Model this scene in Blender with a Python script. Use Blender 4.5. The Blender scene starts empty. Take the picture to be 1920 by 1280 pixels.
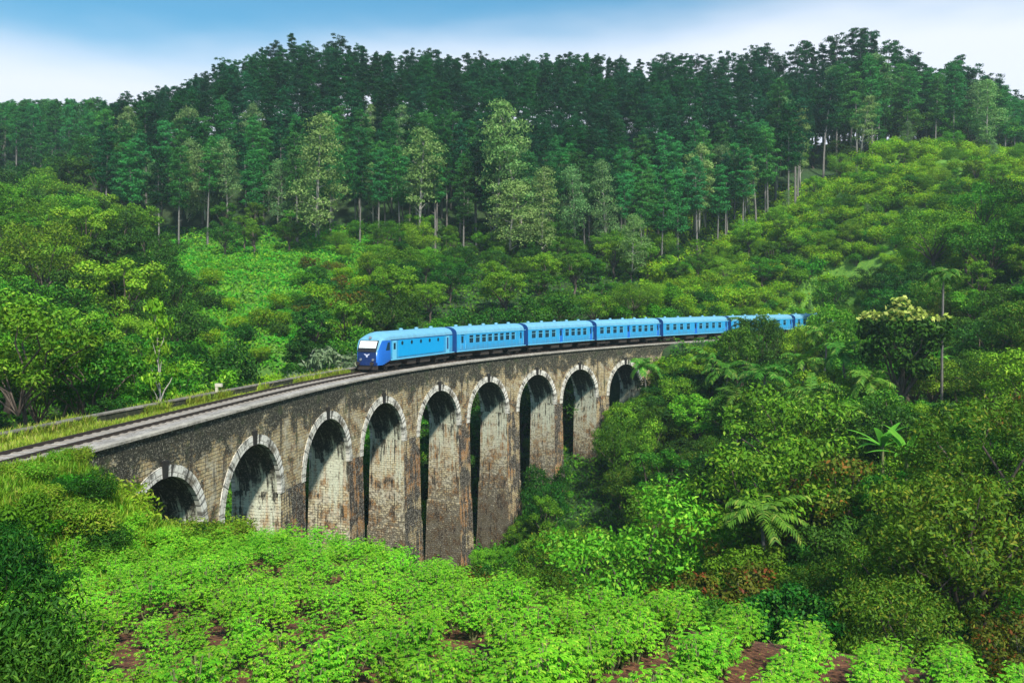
import bpy, math, random
import numpy as np
R = math.radians
rng = np.random.default_rng(7)
random.seed(7)
SC = bpy.context.scene
COL = SC.collection

# ------------------------------------------------------------------ camera, sky, sun, exposure
F, YH, W0, H0 = 1635.1, 554.8, 1920, 1280        # focal length and horizon row of the photograph, in its pixels
cd = bpy.data.cameras.new('camera'); cam = bpy.data.objects.new('camera', cd); COL.objects.link(cam)
cam.location = (0, 0, 0); cam.rotation_euler = (R(90), 0, 0)
cd.sensor_width = 36; cd.lens = 36*F/W0; cd.shift_y = -(H0/2-YH)/W0
cd.clip_start = .5; cd.clip_end = 6000
SC.camera = cam

SUN_EL, SUN_AZ = R(50), R(158)      # azimuth clockwise from +Y (the viewing direction)
sd = bpy.data.lights.new('sun', 'SUN'); so = bpy.data.objects.new('sun', sd); COL.objects.link(so)
sd.energy = 4.8; sd.angle = R(4); sd.color = (1, .95, .86)
so.rotation_euler = (R(90)-SUN_EL, 0, math.pi-SUN_AZ)
so.location = (60, -120, 150)

wd = bpy.data.worlds.new('World'); SC.world = wd; wd.use_nodes = True
nt = wd.node_tree; nt.nodes.clear()
def N(nt, t, **k):
    n = nt.nodes.new(t)
    for a, v in k.items(): setattr(n, a, v)
    return n
def ramp(nt, stops, interp='LINEAR'):
    n = nt.nodes.new('ShaderNodeValToRGB'); cr = n.color_ramp; cr.interpolation = interp
    while len(cr.elements) < len(stops): cr.elements.new(.5)
    for e, (p, c) in zip(cr.elements, stops):
        e.position = p; e.color = c if len(c) == 4 else (*c, 1)
    return n
def math_(nt, op, a=None, b=None, clamp=False):
    n = N(nt, 'ShaderNodeMath', operation=op, use_clamp=clamp)
    for i, v in enumerate((a, b)):
        if v is None: continue
        if isinstance(v, (int, float)): n.inputs[i].default_value = v
        else: nt.links.new(v, n.inputs[i])
    return n.outputs[0]
def mixc(nt, fac, a, b, blend='MIX'):
    n = N(nt, 'ShaderNodeMix', data_type='RGBA', blend_type=blend)
    for s, v in ((n.inputs[0], fac), (n.inputs[6], a), (n.inputs[7], b)):
        if isinstance(v, (int, float)): s.default_value = v
        elif isinstance(v, tuple): s.default_value = (*v, 1) if len(v) == 3 else v
        else: nt.links.new(v, s)
    return n.outputs[2]
sky = N(nt, 'ShaderNodeTexSky', sky_type='NISHITA', sun_disc=False, sun_elevation=SUN_EL, sun_rotation=SUN_AZ)
sky.air_density = 1.25; sky.dust_density = .1; sky.ozone_density = 3.0
tc = N(nt, 'ShaderNodeTexCoord'); sx = N(nt, 'ShaderNodeSeparateXYZ'); nt.links.new(tc.outputs['Generated'], sx.inputs[0])
mp = N(nt, 'ShaderNodeMapping'); mp.inputs['Scale'].default_value = (1.6, 1.6, 5.5); nt.links.new(tc.outputs['Generated'], mp.inputs[0])
ns = N(nt, 'ShaderNodeTexNoise'); ns.inputs['Scale'].default_value = 1.3; ns.inputs['Detail'].default_value = 4; ns.inputs['Roughness'].default_value = .5
nt.links.new(mp.outputs[0], ns.inputs['Vector'])
# bank of thin cloud low in the sky, breaking up higher
lo = math_(nt, 'MULTIPLY', math_(nt, 'SUBTRACT', .326, sx.outputs[2]), 9.5)
cm = math_(nt, 'ADD', lo, math_(nt, 'MULTIPLY', math_(nt, 'SUBTRACT', ns.outputs[0], .5), 1.3))
lr = math_(nt, 'MULTIPLY', sx.outputs[0], .45)
cm = math_(nt, 'ADD', cm, lr, clamp=True)
cr = ramp(nt, [(0, (0, 0, 0)), (.85, (.97, .97, .97))], 'EASE'); nt.links.new(cm, cr.inputs[0])
skyb = mixc(nt, 1.0, sky.outputs[0], (.50, .98, 1.06), 'MULTIPLY')
skycol = mixc(nt, cr.outputs[0], skyb, (7.2, 7.6, 8.6))
bg = N(nt, 'ShaderNodeBackground'); bg.inputs[1].default_value = .095
nt.links.new(skycol, bg.inputs[0]); wo = N(nt, 'ShaderNodeOutputWorld'); nt.links.new(bg.outputs[0], wo.inputs[0])
SC.view_settings.view_transform = 'Standard'; SC.view_settings.look = 'None'
SC.view_settings.exposure = 0.52; SC.view_settings.gamma = 1
SC.cycles.max_bounces = 5; SC.cycles.diffuse_bounces = 2; SC.cycles.glossy_bounces = 2
SC.cycles.transmission_bounces = 3; SC.cycles.volume_bounces = 0; SC.cycles.transparent_max_bounces = 4
SC.cycles.sample_clamp_indirect = 4

def at(px, py, Y):
    "pixel of the photograph at distance Y -> a point"
    return np.array(((px-W0/2)*Y/F, Y, (YH-py)*Y/F))
def proj(X, Y, Z): return W0/2+F*X/Y, YH-F*Z/Y

# ------------------------------------------------------------------ materials
def new_mat(name):
    m = bpy.data.materials.new(name); m.use_nodes = True
    nt = m.node_tree; b = nt.nodes['Principled BSDF']; return m, nt, b
def L(nt, a, b): nt.links.new(a, b)
def noise(nt, vec, scale, detail=4, rough=.55, dist=0.):
    n = N(nt, 'ShaderNodeTexNoise'); n.inputs['Scale'].default_value = scale; n.inputs['Detail'].default_value = detail
    n.inputs['Roughness'].default_value = rough; n.inputs['Distortion'].default_value = dist
    if vec is not None: L(nt, vec, n.inputs['Vector'])
    return n.outputs[0]
def mapped(nt, vec, scale):
    m = N(nt, 'ShaderNodeMapping'); m.inputs['Scale'].default_value = scale; L(nt, vec, m.inputs[0]); return m.outputs[0]
def paint(name, col, rough=.4, metal=0., var=.12, dirt=None, grime=0):
    m, nt, b = new_mat(name)
    g = N(nt, 'ShaderNodeNewGeometry'); n1 = noise(nt, g.outputs['Position'], 1.6, 5)
    n2 = noise(nt, mapped(nt, g.outputs['Position'], (7, 7, .8)), 1.0, 4)
    c = mixc(nt, math_(nt, 'MULTIPLY', n1, 1), tuple(x*(1-var) for x in col), tuple(min(1, x*(1+var)) for x in col))
    if dirt:
        r_ = ramp(nt, [(.5, (0, 0, 0)), (.75, (1, 1, 1))]); L(nt, n2, r_.inputs[0])
        c = mixc(nt, math_(nt, 'MULTIPLY', r_.outputs[0], .45), c, dirt)
    if grime:
        tcn = N(nt, 'ShaderNodeTexCoord'); sz = N(nt, 'ShaderNodeSeparateXYZ'); L(nt, tcn.outputs['Object'], sz.inputs[0])
        n3 = noise(nt, mapped(nt, tcn.outputs['Object'], (2.5, 2.5, .5)), 1.6, 5, .7)
        lowz = math_(nt, 'MULTIPLY', math_(nt, 'SUBTRACT', 1.9, sz.outputs[2]), .75, clamp=True)
        gm = math_(nt, 'ADD', lowz, math_(nt, 'MULTIPLY', math_(nt, 'SUBTRACT', n3, .5), 2.2), clamp=True)
        c = mixc(nt, math_(nt, 'MULTIPLY', gm, grime), c, (.13, .12, .10))
        sx_ = math_(nt, 'FRACT', math_(nt, 'MULTIPLY', sz.outputs[0], .415)); seam = math_(nt, 'LESS_THAN', sx_, .012)
        c = mixc(nt, math_(nt, 'MULTIPLY', seam, .55), c, (.01, .05, .10))
    L(nt, c, b.inputs['Base Color']); b.inputs['Roughness'].default_value = rough; b.inputs['Metallic'].default_value = metal
    return m
def leaf_mat(name, c1, c2, c3=None, tr=.3, var=.45, rough=.55, hue=.034, spec=.14):
    """two leaf colours mixed leaf by leaf, a third for young or dry leaves, and a tint that differs from plant to plant"""
    m, nt, b = new_mat(name)
    g = N(nt, 'ShaderNodeNewGeometry'); oi = N(nt, 'ShaderNodeObjectInfo')
    at_ = N(nt, 'ShaderNodeAttribute', attribute_name='tint')
    r = math_(nt, 'FRACT', math_(nt, 'ADD', oi.outputs['Random'], at_.outputs['Fac']))
    isl = g.outputs['Random Per Island']
    c = mixc(nt, isl, c1, c2)
    if c3:
        f = math_(nt, 'GREATER_THAN', math_(nt, 'FRACT', math_(nt, 'MULTIPLY', isl, 13.7)), .86)
        c = mixc(nt, f, c, c3)
    n1 = noise(nt, g.outputs['Position'], .35, 3)
    h = N(nt, 'ShaderNodeHueSaturation')
    L(nt, math_(nt, 'ADD', .5-hue, math_(nt, 'MULTIPLY', math_(nt, 'FRACT', math_(nt, 'MULTIPLY', r, 7.31)), 1.2*hue)), h.inputs['Hue'])
    v = math_(nt, 'ADD', 1-var*.8, math_(nt, 'MULTIPLY', r, var))
    v = math_(nt, 'MULTIPLY', v, math_(nt, 'ADD', .28, math_(nt, 'MULTIPLY', n1, 1.44)))
    L(nt, v, h.inputs['Value']); L(nt, c, h.inputs['Color'])
    L(nt, h.outputs[0], b.inputs['Base Color'])
    b.inputs['Roughness'].default_value = rough; b.inputs['Specular IOR Level'].default_value = spec
    t = N(nt, 'ShaderNodeBsdfTranslucent'); L(nt, h.outputs[0], t.inputs[0])
    mx = N(nt, 'ShaderNodeMixShader'); mx.inputs[0].default_value = tr
    L(nt, b.outputs[0], mx.inputs[1]); L(nt, t.outputs[0], mx.inputs[2])
    L(nt, mx.outputs[0], nt.nodes['Material Output'].inputs[0])
    return m
def bark_mat(name, c1, c2):
    m, nt, b = new_mat(name)
    tcn = N(nt, 'ShaderNodeTexCoord')
    n1 = noise(nt, mapped(nt, tcn.outputs['Object'], (6, 6, 1.2)), 1.5, 5, .65)
    r_ = ramp(nt, [(.3, c1), (.7, c2)]); L(nt, n1, r_.inputs[0]); L(nt, r_.outputs[0], b.inputs['Base Color'])
    b.inputs['Roughness'].default_value = .85
    return m
M = {}
M['pine_leaf'] = leaf_mat('dark_forest_leaf', (.006, .070, .024), (.017, .14, .040), None, .2, .7)
M['pine_leaf_green'] = leaf_mat('green_forest_leaf', (.022, .20, .045), (.065, .33, .07), None, .28, .7)
M['euc_leaf'] = leaf_mat('pale_eucalyptus_leaf', (.075, .22, .06), (.16, .34, .10), (.24, .40, .14), .25, .35)
M['euc_leaf_bright'] = leaf_mat('bright_eucalyptus_leaf', (.11, .28, .06), (.23, .43, .11), (.32, .50, .16), .3, .25)
M['broad_dark'] = leaf_mat('dark_broad_leaf', (.010, .075, .006), (.03, .15, .010), (.07, .21, .018), .2, .5)
M['broad_mid'] = leaf_mat('mid_green_broad_leaf', (.024, .16, .006), (.07, .29, .012), (.17, .40, .03), .22, .55)
M['broad_light'] = leaf_mat('light_green_broad_leaf', (.065, .27, .008), (.15, .40, .018), (.27, .50, .035), .24, .5)
M['broad_olive'] = leaf_mat('olive_broad_leaf', (.04, .15, .008), (.10, .24, .014), (.19, .25, .02), .28, .45)
M['broad_rust'] = leaf_mat('rusty_leaf', (.07, .14, .010), (.15, .19, .016), (.26, .12, .02), .28, .4)
M['shrub_yellow'] = leaf_mat('yellow_green_shrub_leaf', (.13, .37, .008), (.28, .54, .015), (.36, .46, .02), .34, .4, .55, .010)
M['shrub_green'] = leaf_mat('green_shrub_leaf', (.035, .22, .006), (.09, .35, .012), None, .3, .5)
M['shrub_grey'] = leaf_mat('grey_green_shrub_leaf', (.12, .24, .10), (.26, .40, .2), (.42, .52, .34), .3, .3)
M['crop_leaf'] = leaf_mat('crop_leaf', (.10, .44, .02), (.25, .66, .03), (.42, .70, .06), .4, .35, .55, .015, .1)
M['palm_leaf'] = leaf_mat('palm_leaf', (.035, .17, .012), (.10, .28, .025), (.2, .33, .05), .25, .4)
M['blossom'] = leaf_mat('pale_yellow_blossom', (.38, .50, .06), (.62, .66, .18), None, .3, .2)
M['banana_leaf'] = leaf_mat('banana_leaf', (.11, .42, .03), (.22, .58, .06), None, .4, .2, .6, .01, .08)
M['grass_blade'] = leaf_mat('grass_blade', (.10, .33, .012), (.24, .46, .03), (.32, .40, .06), .35, .3)
M['dry_grass'] = leaf_mat('verge_grass_blade', (.20, .40, .02), (.40, .52, .06), (.52, .50, .14), .32, .3)
M['cover_leaf'] = leaf_mat('ground_cover_leaf', (.022, .15, .006), (.07, .27, .012), (.14, .32, .02), .3, .4)
M['meadow_leaf'] = leaf_mat('meadow_leaf', (.03, .28, .012), (.10, .42, .02), (.2, .46, .025), .3, .35)
M['bark'] = bark_mat('brown_bark', (.05, .035, .025), (.14, .11, .085))
M['bark_pale'] = bark_mat('pale_bark', (.22, .20, .16), (.45, .43, .37))
M['bark_grey'] = bark_mat('grey_bark', (.10, .095, .085), (.24, .225, .2))
M['stem'] = bark_mat('plant_stem', (.09, .13, .04), (.2, .19, .08))

# terrain
def ground_mat():
    m, nt, b = new_mat('overgrown_ground')
    g = N(nt, 'ShaderNodeNewGeometry'); P = g.outputs['Position']
    n1 = noise(nt, P, .12, 6); n2 = noise(nt, P, 2.2, 6, .7)
    r1 = ramp(nt, [(.35, (.008, .03, .006)), (.5, (.018, .06, .008)), (.68, (.04, .10, .012))]); L(nt, n2, r1.inputs[0])
    r2 = ramp(nt, [(.42, (0, 0, 0)), (.68, (1, 1, 1))]); L(nt, n1, r2.inputs[0])
    c = mixc(nt, math_(nt, 'MULTIPLY', r2.outputs[0], .5), r1.outputs[0], (.022, .018, .008))
    a2 = N(nt, 'ShaderNodeAttribute', attribute_name='lush')
    r4 = ramp(nt, [(.3, (.045, .14, .012)), (.5, (.09, .23, .018)), (.7, (.17, .28, .03))]); L(nt, n2, r4.inputs[0])
    c = mixc(nt, a2.outputs['Fac'], c, r4.outputs[0])
    a = N(nt, 'ShaderNodeAttribute', attribute_name='field')
    n3 = noise(nt, P, 5, 7, .7)
    r3 = ramp(nt, [(.32, (.03, .010, .005)), (.5, (.11, .036, .014)), (.66, (.30, .13, .05))]); L(nt, n3, r3.inputs[0])
    c = mixc(nt, a.outputs['Fac'], c, r3.outputs[0])
    L(nt, c, b.inputs['Base Color']); b.inputs['Roughness'].default_value = .95
    bp = N(nt, 'ShaderNodeBump'); bp.inputs['Strength'].default_value = .8; bp.inputs['Distance'].default_value = .15
    L(nt, n3, bp.inputs['Height']); L(nt, bp.outputs[0], b.inputs['Normal'])
    return m
M['ground'] = ground_mat()

def stone_mat(name, kind):
    """coursed stone with moss, soot and lime streaks, the inner kind also with painted vault shade; UV is metres along the bridge and metres below the deck"""
    m, nt, b = new_mat(name)
    uv = N(nt, 'ShaderNodeUVMap'); U = uv.outputs[0]
    br = N(nt, 'ShaderNodeTexBrick')
    wn = N(nt, 'ShaderNodeTexNoise'); wn.inputs['Scale'].default_value = 1.1; wn.inputs['Detail'].default_value = 3; L(nt, U, wn.inputs['Vector'])
    wv = N(nt, 'ShaderNodeVectorMath', operation='SCALE'); L(nt, wn.outputs['Color'], wv.inputs[0]); wv.inputs['Scale'].default_value = .24
    wa = N(nt, 'ShaderNodeVectorMath', operation='ADD'); L(nt, U, wa.inputs[0]); L(nt, wv.outputs[0], wa.inputs[1]); L(nt, wa.outputs[0], br.inputs['Vector'])
    br.inputs['Scale'].default_value = 1; br.inputs['Brick Width'].default_value = .5; br.inputs['Row Height'].default_value = .235
    br.inputs['Mortar Size'].default_value = .028; br.inputs['Mortar Smooth'].default_value = .4; br.inputs['Bias'].default_value = .1
    br.inputs['Color1'].default_value = (.36, .25, .105, 1); br.inputs['Color2'].default_value = (.56, .45, .235, 1)
    br.inputs['Mortar'].default_value = (.10, .075, .04, 1)
    if kind == 'ring':
        br.inputs['Brick Width'].default_value = .9; br.inputs['Row Height'].default_value = .45
        br.inputs['Color1'].default_value = (.66, .63, .52, 1); br.inputs['Color2'].default_value = (.80, .77, .67, 1)
        br.inputs['Mortar'].default_value = (.25, .22, .17, 1); br.inputs['Mortar Size'].default_value = .02
    if kind == 'inner':
        br.inputs['Color1'].default_value = (.50, .40, .21, 1); br.inputs['Color2'].default_value = (.70, .61, .39, 1)
    c = br.outputs['Color']
    sp = N(nt, 'ShaderNodeSeparateXYZ'); L(nt, U, sp.inputs[0]); v = sp.outputs[1]          # v = metres below the deck (positive)
    big = noise(nt, U, .16, 4, .6); mid = noise(nt, U, .55, 6, .65, .4); fine = noise(nt, U, 3.2, 6, .75)
    streak = noise(nt, mapped(nt, U, (2.4, .16, 1)), 1.0, 5, .65)
    grain = noise(nt, U, 9, 5, .8); n_moss = noise(nt, U, .9, 5, .7)
    def mask(src, a, bb):
        r_ = ramp(nt, [(a, (0, 0, 0)), (bb, (1, 1, 1))]); L(nt, src, r_.inputs[0]); return r_.outputs[0]
    def k_(f, x): return math_(nt, 'MULTIPLY', f, x)
    def off(src, g_): return math_(nt, 'MULTIPLY', math_(nt, 'SUBTRACT', src, .5), g_)
    if kind == 'spandrel':
        c = mixc(nt, k_(mask(n_moss, .50, .58), .55), c, (.50, .47, .36))
        c = mixc(nt, k_(mask(mid, .52, .60), .8), c, (.33, .15, .045))                       # rusty seepage
        c = mixc(nt, k_(mask(fine, .53, .60), .6), c, (.52, .46, .31))                        # bare stone and lichen
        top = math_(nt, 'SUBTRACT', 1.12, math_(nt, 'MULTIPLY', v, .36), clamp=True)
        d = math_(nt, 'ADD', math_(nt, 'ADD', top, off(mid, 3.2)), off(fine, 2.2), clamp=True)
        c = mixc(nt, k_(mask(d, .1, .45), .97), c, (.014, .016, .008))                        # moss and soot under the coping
        c = mixc(nt, k_(mask(streak, .54, .62), .9), c, (.016, .013, .009))
        sc_ = math_(nt, 'MULTIPLY', mask(grain, .52, .58), mask(fine, .47, .55))
        c = mixc(nt, k_(sc_, .85), c, (.55, .5, .36))
        c = mixc(nt, k_(mask(noise(nt, U, .7, 5, .7), .56, .63), .6), c, (.04, .065, .015))
    elif kind == 'pier':
        c = mixc(nt, k_(mask(big, .44, .54), .9), c, (.34, .145, .03))
        d = math_(nt, 'ADD', math_(nt, 'ADD', off(streak, 3.6), off(mid, 3.6)), .6, clamp=True)
        c = mixc(nt, k_(mask(d, .25, .6), .96), c, (.016, .012, .008))
        sc_ = math_(nt, 'MULTIPLY', mask(grain, .5, .57), mask(fine, .46, .54))
        c = mixc(nt, k_(sc_, .85), c, (.58, .53, .42))
    elif kind == 'inner':
        c = mixc(nt, k_(mask(mid, .47, .56), .85), c, (.36, .165, .04))
        c = mixc(nt, k_(mask(n_moss, .48, .56), .6), c, (.64, .60, .46))
        up = math_(nt, 'SUBTRACT', 1.75, math_(nt, 'MULTIPLY', v, .115), clamp=True)
        lime = math_(nt, 'ADD', math_(nt, 'MULTIPLY', up, .75), off(streak, 2.6), clamp=True)
        c = mixc(nt, k_(mask(lime, .3, .65), .85), c, (.66, .69, .52))
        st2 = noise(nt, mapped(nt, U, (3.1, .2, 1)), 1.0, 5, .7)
        vault_shade = math_(nt, 'SUBTRACT', 1.9, math_(nt, 'MULTIPLY', v, .235), clamp=True)  # shade under the vault, painted into the stone colour and fading downwards
        dk = math_(nt, 'ADD', math_(nt, 'MULTIPLY', vault_shade, 1.0), math_(nt, 'ADD', math_(nt, 'ADD', off(st2, 4.2), off(mid, 2.6)), .14), clamp=True)
        c = mixc(nt, k_(mask(dk, .36, .66), .96), c, (.012, .012, .007))  # painted vault shade together with black streaks
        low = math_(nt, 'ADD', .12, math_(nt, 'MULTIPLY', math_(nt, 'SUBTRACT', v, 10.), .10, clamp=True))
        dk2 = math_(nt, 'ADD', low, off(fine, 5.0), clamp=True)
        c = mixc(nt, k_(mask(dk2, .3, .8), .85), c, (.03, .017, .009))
        sc_ = math_(nt, 'MULTIPLY', mask(grain, .5, .58), mask(fine, .48, .56))
        c = mixc(nt, k_(sc_, .7), c, (.5, .46, .34))
    elif kind == 'ring':
        c = mixc(nt, k_(mask(mid, .54, .62), .85), c, (.11, .085, .045))
        c = mixc(nt, k_(mask(streak, .52, .6), .95), c, (.016, .014, .010))
        c = mixc(nt, k_(mask(n_moss, .53, .6), .75), c, (.05, .045, .03))
        c = mixc(nt, k_(mask(fine, .55, .63), .7), c, (.12, .10, .06))
    L(nt, c, b.inputs['Base Color']); b.inputs['Roughness'].default_value = .9
    hgt = math_(nt, 'ADD', math_(nt, 'MULTIPLY', br.outputs['Fac'], -1.0), math_(nt, 'MULTIPLY', grain, .9))
    bp = N(nt, 'ShaderNodeBump'); bp.inputs['Strength'].default_value = .9; bp.inputs['Distance'].default_value = .05
    L(nt, hgt, bp.inputs['Height']); L(nt, bp.outputs[0], b.inputs['Normal'])
    return m
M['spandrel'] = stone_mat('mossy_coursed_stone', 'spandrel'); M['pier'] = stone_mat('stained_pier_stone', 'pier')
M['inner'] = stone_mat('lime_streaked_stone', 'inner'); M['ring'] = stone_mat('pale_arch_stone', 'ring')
def speckle(name, stops, scale, rough=.9, bump=.06, scale2=None):
    m, nt, b = new_mat(name); g = N(nt, 'ShaderNodeNewGeometry')
    n1 = noise(nt, g.outputs['Position'], scale, 6, .75); r_ = ramp(nt, stops); L(nt, n1, r_.inputs[0])
    c = r_.outputs[0]
    if scale2:
        n2 = noise(nt, g.outputs['Position'], scale2, 4); c = mixc(nt, 1.0, c, ramp_out(nt, n2, [(.3, (.55, .55, .55)), (.7, (1.2, 1.2, 1.2))]), 'MULTIPLY')
    L(nt, c, b.inputs['Base Color']); b.inputs['Roughness'].default_value = rough
    bp = N(nt, 'ShaderNodeBump'); bp.inputs['Distance'].default_value = bump; L(nt, n1, bp.inputs['Height']); L(nt, bp.outputs[0], b.inputs['Normal'])
    return m
def ramp_out(nt, src, stops):
    r_ = ramp(nt, stops); L(nt, src, r_.inputs[0]); return r_.outputs[0]
M['ballast'] = speckle('ballast_stone', [(.3, (.16, .145, .12)), (.5, (.36, .33, .29)), (.7, (.58, .55, .49))], 7, scale2=.5)
M['coping'] = speckle('weathered_coping', [(.3, (.16, .145, .11)), (.5, (.36, .33, .27)), (.7, (.52, .49, .41))], 3.5, scale2=.6)
M['mossy_wall'] = speckle('mossy_wall_stone', [(.3, (.010, .014, .006)), (.5, (.03, .036, .014)), (.72, (.11, .10, .05))], 3, scale2=.4)
M['wall_cap'] = speckle('wall_cap_stone', [(.3, (.06, .055, .04)), (.5, (.18, .165, .13)), (.7, (.36, .33, .27))], 2.5, scale2=.5)
M['black_stone'] = speckle('blackened_stone', [(.3, (.008, .007, .005)), (.7, (.03, .026, .02))], 4)
M['rail'] = paint('rusty_rail', (.045, .032, .026), .5, .4)
M['sleeper'] = paint('weathered_sleeper', (.27, .24, .20), .85)
M['post'] = paint('whitewashed_post', (.55, .52, .40), .7)
M['sky_blue'] = paint('light_blue_paint', (.028, .35, .68), .38, 0, .16, (.09, .22, .33), .55)
M['pale_blue'] = paint('pale_blue_trim', (.16, .54, .76), .35, 0, .06)
M['cyan_panel'] = paint('bright_cyan_panel', (.008, .36, .74), .35, 0, .08)
M['roof_white'] = paint('pale_roof_paint', (.13, .36, .50), .65, 0, .25, (.16, .24, .26))
M['navy'] = paint('navy_paint', (.012, .035, .14), .35)
M['royal'] = paint('royal_blue_paint', (.02, .16, .60), .32)
M['end_blue'] = paint('deep_blue_end_paint', (.015, .085, .30), .4)
M['bellows'] = paint('dark_blue_bellows', (.012, .045, .16), .7)
M['under'] = paint('sooty_underframe', (.035, .026, .02), .75, 0, .4)
M['wheel'] = paint('wheel_steel', (.05, .04, .035), .45, .5)
M['screen'] = paint('painted_reflection_windscreen', (.82, .86, .84), .12, 0, .02)  # sky reflection painted into the screen as an even near-white
M['emblem'] = paint('pale_emblem', (.62, .66, .85), .4, 0, .04)
M['lamp'] = paint('lamp_lens', (.22, .24, .27), .15)
M['black'] = paint('black_rubber', (.012, .013, .016), .6)
def glass_mat():
    m, nt, b = new_mat('dark_window_glass'); b.inputs['Base Color'].default_value = (.012, .045, .075, 1)
    b.inputs['Roughness'].default_value = .08; b.inputs['Specular IOR Level'].default_value = .45
    return m
M['glass'] = glass_mat()

# ------------------------------------------------------------------ mesh helpers
def link(name, me, mat=None, parent=None):
    o = bpy.data.objects.new(name, me); COL.objects.link(o)
    if mat is not None and me is not None and not me.materials: me.materials.append(mat)
    if parent is not None: o.parent = parent
    return o
def np_mesh(name, V, Fq, smooth=False, tint=None, uv=None):
    V = np.asarray(V, np.float32); Fq = np.asarray(Fq, np.int32)
    me = bpy.data.meshes.new(name); n = len(Fq); k = Fq.shape[1]
    me.vertices.add(len(V)); me.vertices.foreach_set('co', V.ravel())
    me.loops.add(n*k); me.loops.foreach_set('vertex_index', Fq.ravel())
    me.polygons.add(n); me.polygons.foreach_set('loop_start', np.arange(0, n*k, k, dtype=np.int32))
    if smooth: me.polygons.foreach_set('use_smooth', np.ones(n, bool))
    if uv is not None:
        l = me.uv_layers.new(name='UVMap'); l.data.foreach_set('uv', np.asarray(uv, np.float32)[Fq.ravel()].ravel())
    if tint is not None:
        a = me.attributes.new('tint', 'FLOAT', 'FACE'); a.data.foreach_set('value', np.asarray(tint, np.float32))
    me.update(calc_edges=True)
    return me
class MB:
    "collects polygons and builds one mesh"
    def __init__(s): s.v, s.f, s.uv, s.sm = [], [], [], []
    def quad(s, p, uv=None, smooth=False):
        i = len(s.v); s.v += [tuple(map(float, q)) for q in p]; s.f.append(tuple(range(i, i+len(p)))); s.uv += uv or [(0, 0)]*len(p); s.sm.append(smooth)
    def grid(s, G, UV=None, smooth=False, flip=False):
        G = np.asarray(G, float); a, b = G.shape[:2]; i = len(s.v)
        s.v += [tuple(p) for p in G.reshape(-1, 3)]
        s.uv += [tuple(p) for p in np.asarray(UV).reshape(-1, 2)] if UV is not None else [(0, 0)]*(a*b)
        for x in range(a-1):
            for y in range(b-1):
                q = (i+x*b+y, i+x*b+y+1, i+(x+1)*b+y+1, i+(x+1)*b+y)
                s.f.append(q[::-1] if flip else q); s.sm.append(smooth)
    def box(s, x0, x1, y0, y1, z0, z1):
        c = [(x, y, z) for z in (z0, z1) for y in (y0, y1) for x in (x0, x1)]
        for f in ((0, 2, 3, 1), (4, 5, 7, 6), (0, 1, 5, 4), (2, 6, 7, 3), (0, 4, 6, 2), (1, 3, 7, 5)): s.quad([c[i] for i in f])
    def tube(s, pts, rad, n=7, cap=True):
        pts = np.asarray(pts, float); rings = []
        for i, p in enumerate(pts):
            d = pts[min(i+1, len(pts)-1)]-pts[max(i-1, 0)]; d /= np.linalg.norm(d)+1e-9
            a = np.cross(d, (0, 1, 0) if abs(d[1]) < .9 else (1, 0, 0)); a /= np.linalg.norm(a); b = np.cross(d, a)
            t = np.linspace(0, 2*np.pi, n+1)
            rings.append(p+rad[i]*(np.cos(t)[:, None]*a+np.sin(t)[:, None]*b))
        s.grid(rings, smooth=True, flip=True)
        if cap:
            s.quad(list(rings[0][:-1][::-1])); s.quad(list(rings[-1][:-1]))
    def disc(s, c, r, axis, h, n=16):
        ax = np.zeros(3); ax[axis] = h/2; s.tube([np.array(c)-ax, np.array(c)+ax], [r, r], n)
    def mesh(s, name):
        me = bpy.data.meshes.new(name); me.from_pydata(s.v, [], s.f); me.update()
        l = me.uv_layers.new(name='UVMap'); idx = np.zeros(len(me.loops), np.int32); me.loops.foreach_get('vertex_index', idx)
        l.data.foreach_set('uv', np.asarray(s.uv, np.float32)[idx].ravel())
        me.polygons.foreach_set('use_smooth', np.array(s.sm, bool))
        return me
    def build(s, name, mat, parent=None): return link(name, s.mesh(name), mat, parent)
def tag(o, label=None, cat=None, group=None, kind=None):
    for k, v in (('label', label), ('category', cat), ('group', group), ('kind', kind)):
        if v: o[k] = v
    return o
def empty(name, loc=(0, 0, 0), rz=0, sc=1):
    o = bpy.data.objects.new(name, None); COL.objects.link(o); o.location = loc; o.rotation_euler = (0, 0, rz); o.scale = (sc, sc, sc)
    o.empty_display_size = .3
    return o

# ------------------------------------------------------------------ the line of the railway (near edge of the deck)
DS = .25
_s = np.arange(-60, 330, DS)
_k = (9.4546e-3+(1.9956e-3-9.4546e-3)*np.clip((_s-60)/80, 0, 1))*np.clip((_s-31.17)/20, 0, 1)
_th = R(9.5094)+np.cumsum(np.where(_s > 0, _k, 0))*DS
_x = np.cumsum(np.sin(_th))*DS; _y = np.cumsum(np.cos(_th))*DS
i0 = int(60/DS); _x += -23.586-_x[i0]; _y += 28-_y[i0]
EDGE = -7.67                                       # deck edge below the camera
def cv(s): return np.interp(s, _s, _x), np.interp(s, _s, _y), np.interp(s, _s, _th)
def pt(s, off, z):
    "a point s metres along the line, off metres left of the deck's near edge"
    x, y, t = cv(s); return np.array((x-off*np.cos(t), y+off*np.sin(t), z))
_cx = _x-2.9*np.cos(_th); _cy = _y+2.9*np.sin(_th)
def track_near(X, Y):
    d2 = (np.asarray(X)[..., None]-_cx[::8])**2+(np.asarray(Y)[..., None]-_cy[::8])**2
    i = np.argmin(d2, -1); return np.sqrt(np.take_along_axis(d2, i[..., None], -1)[..., 0]), _s[::8][i]

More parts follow.
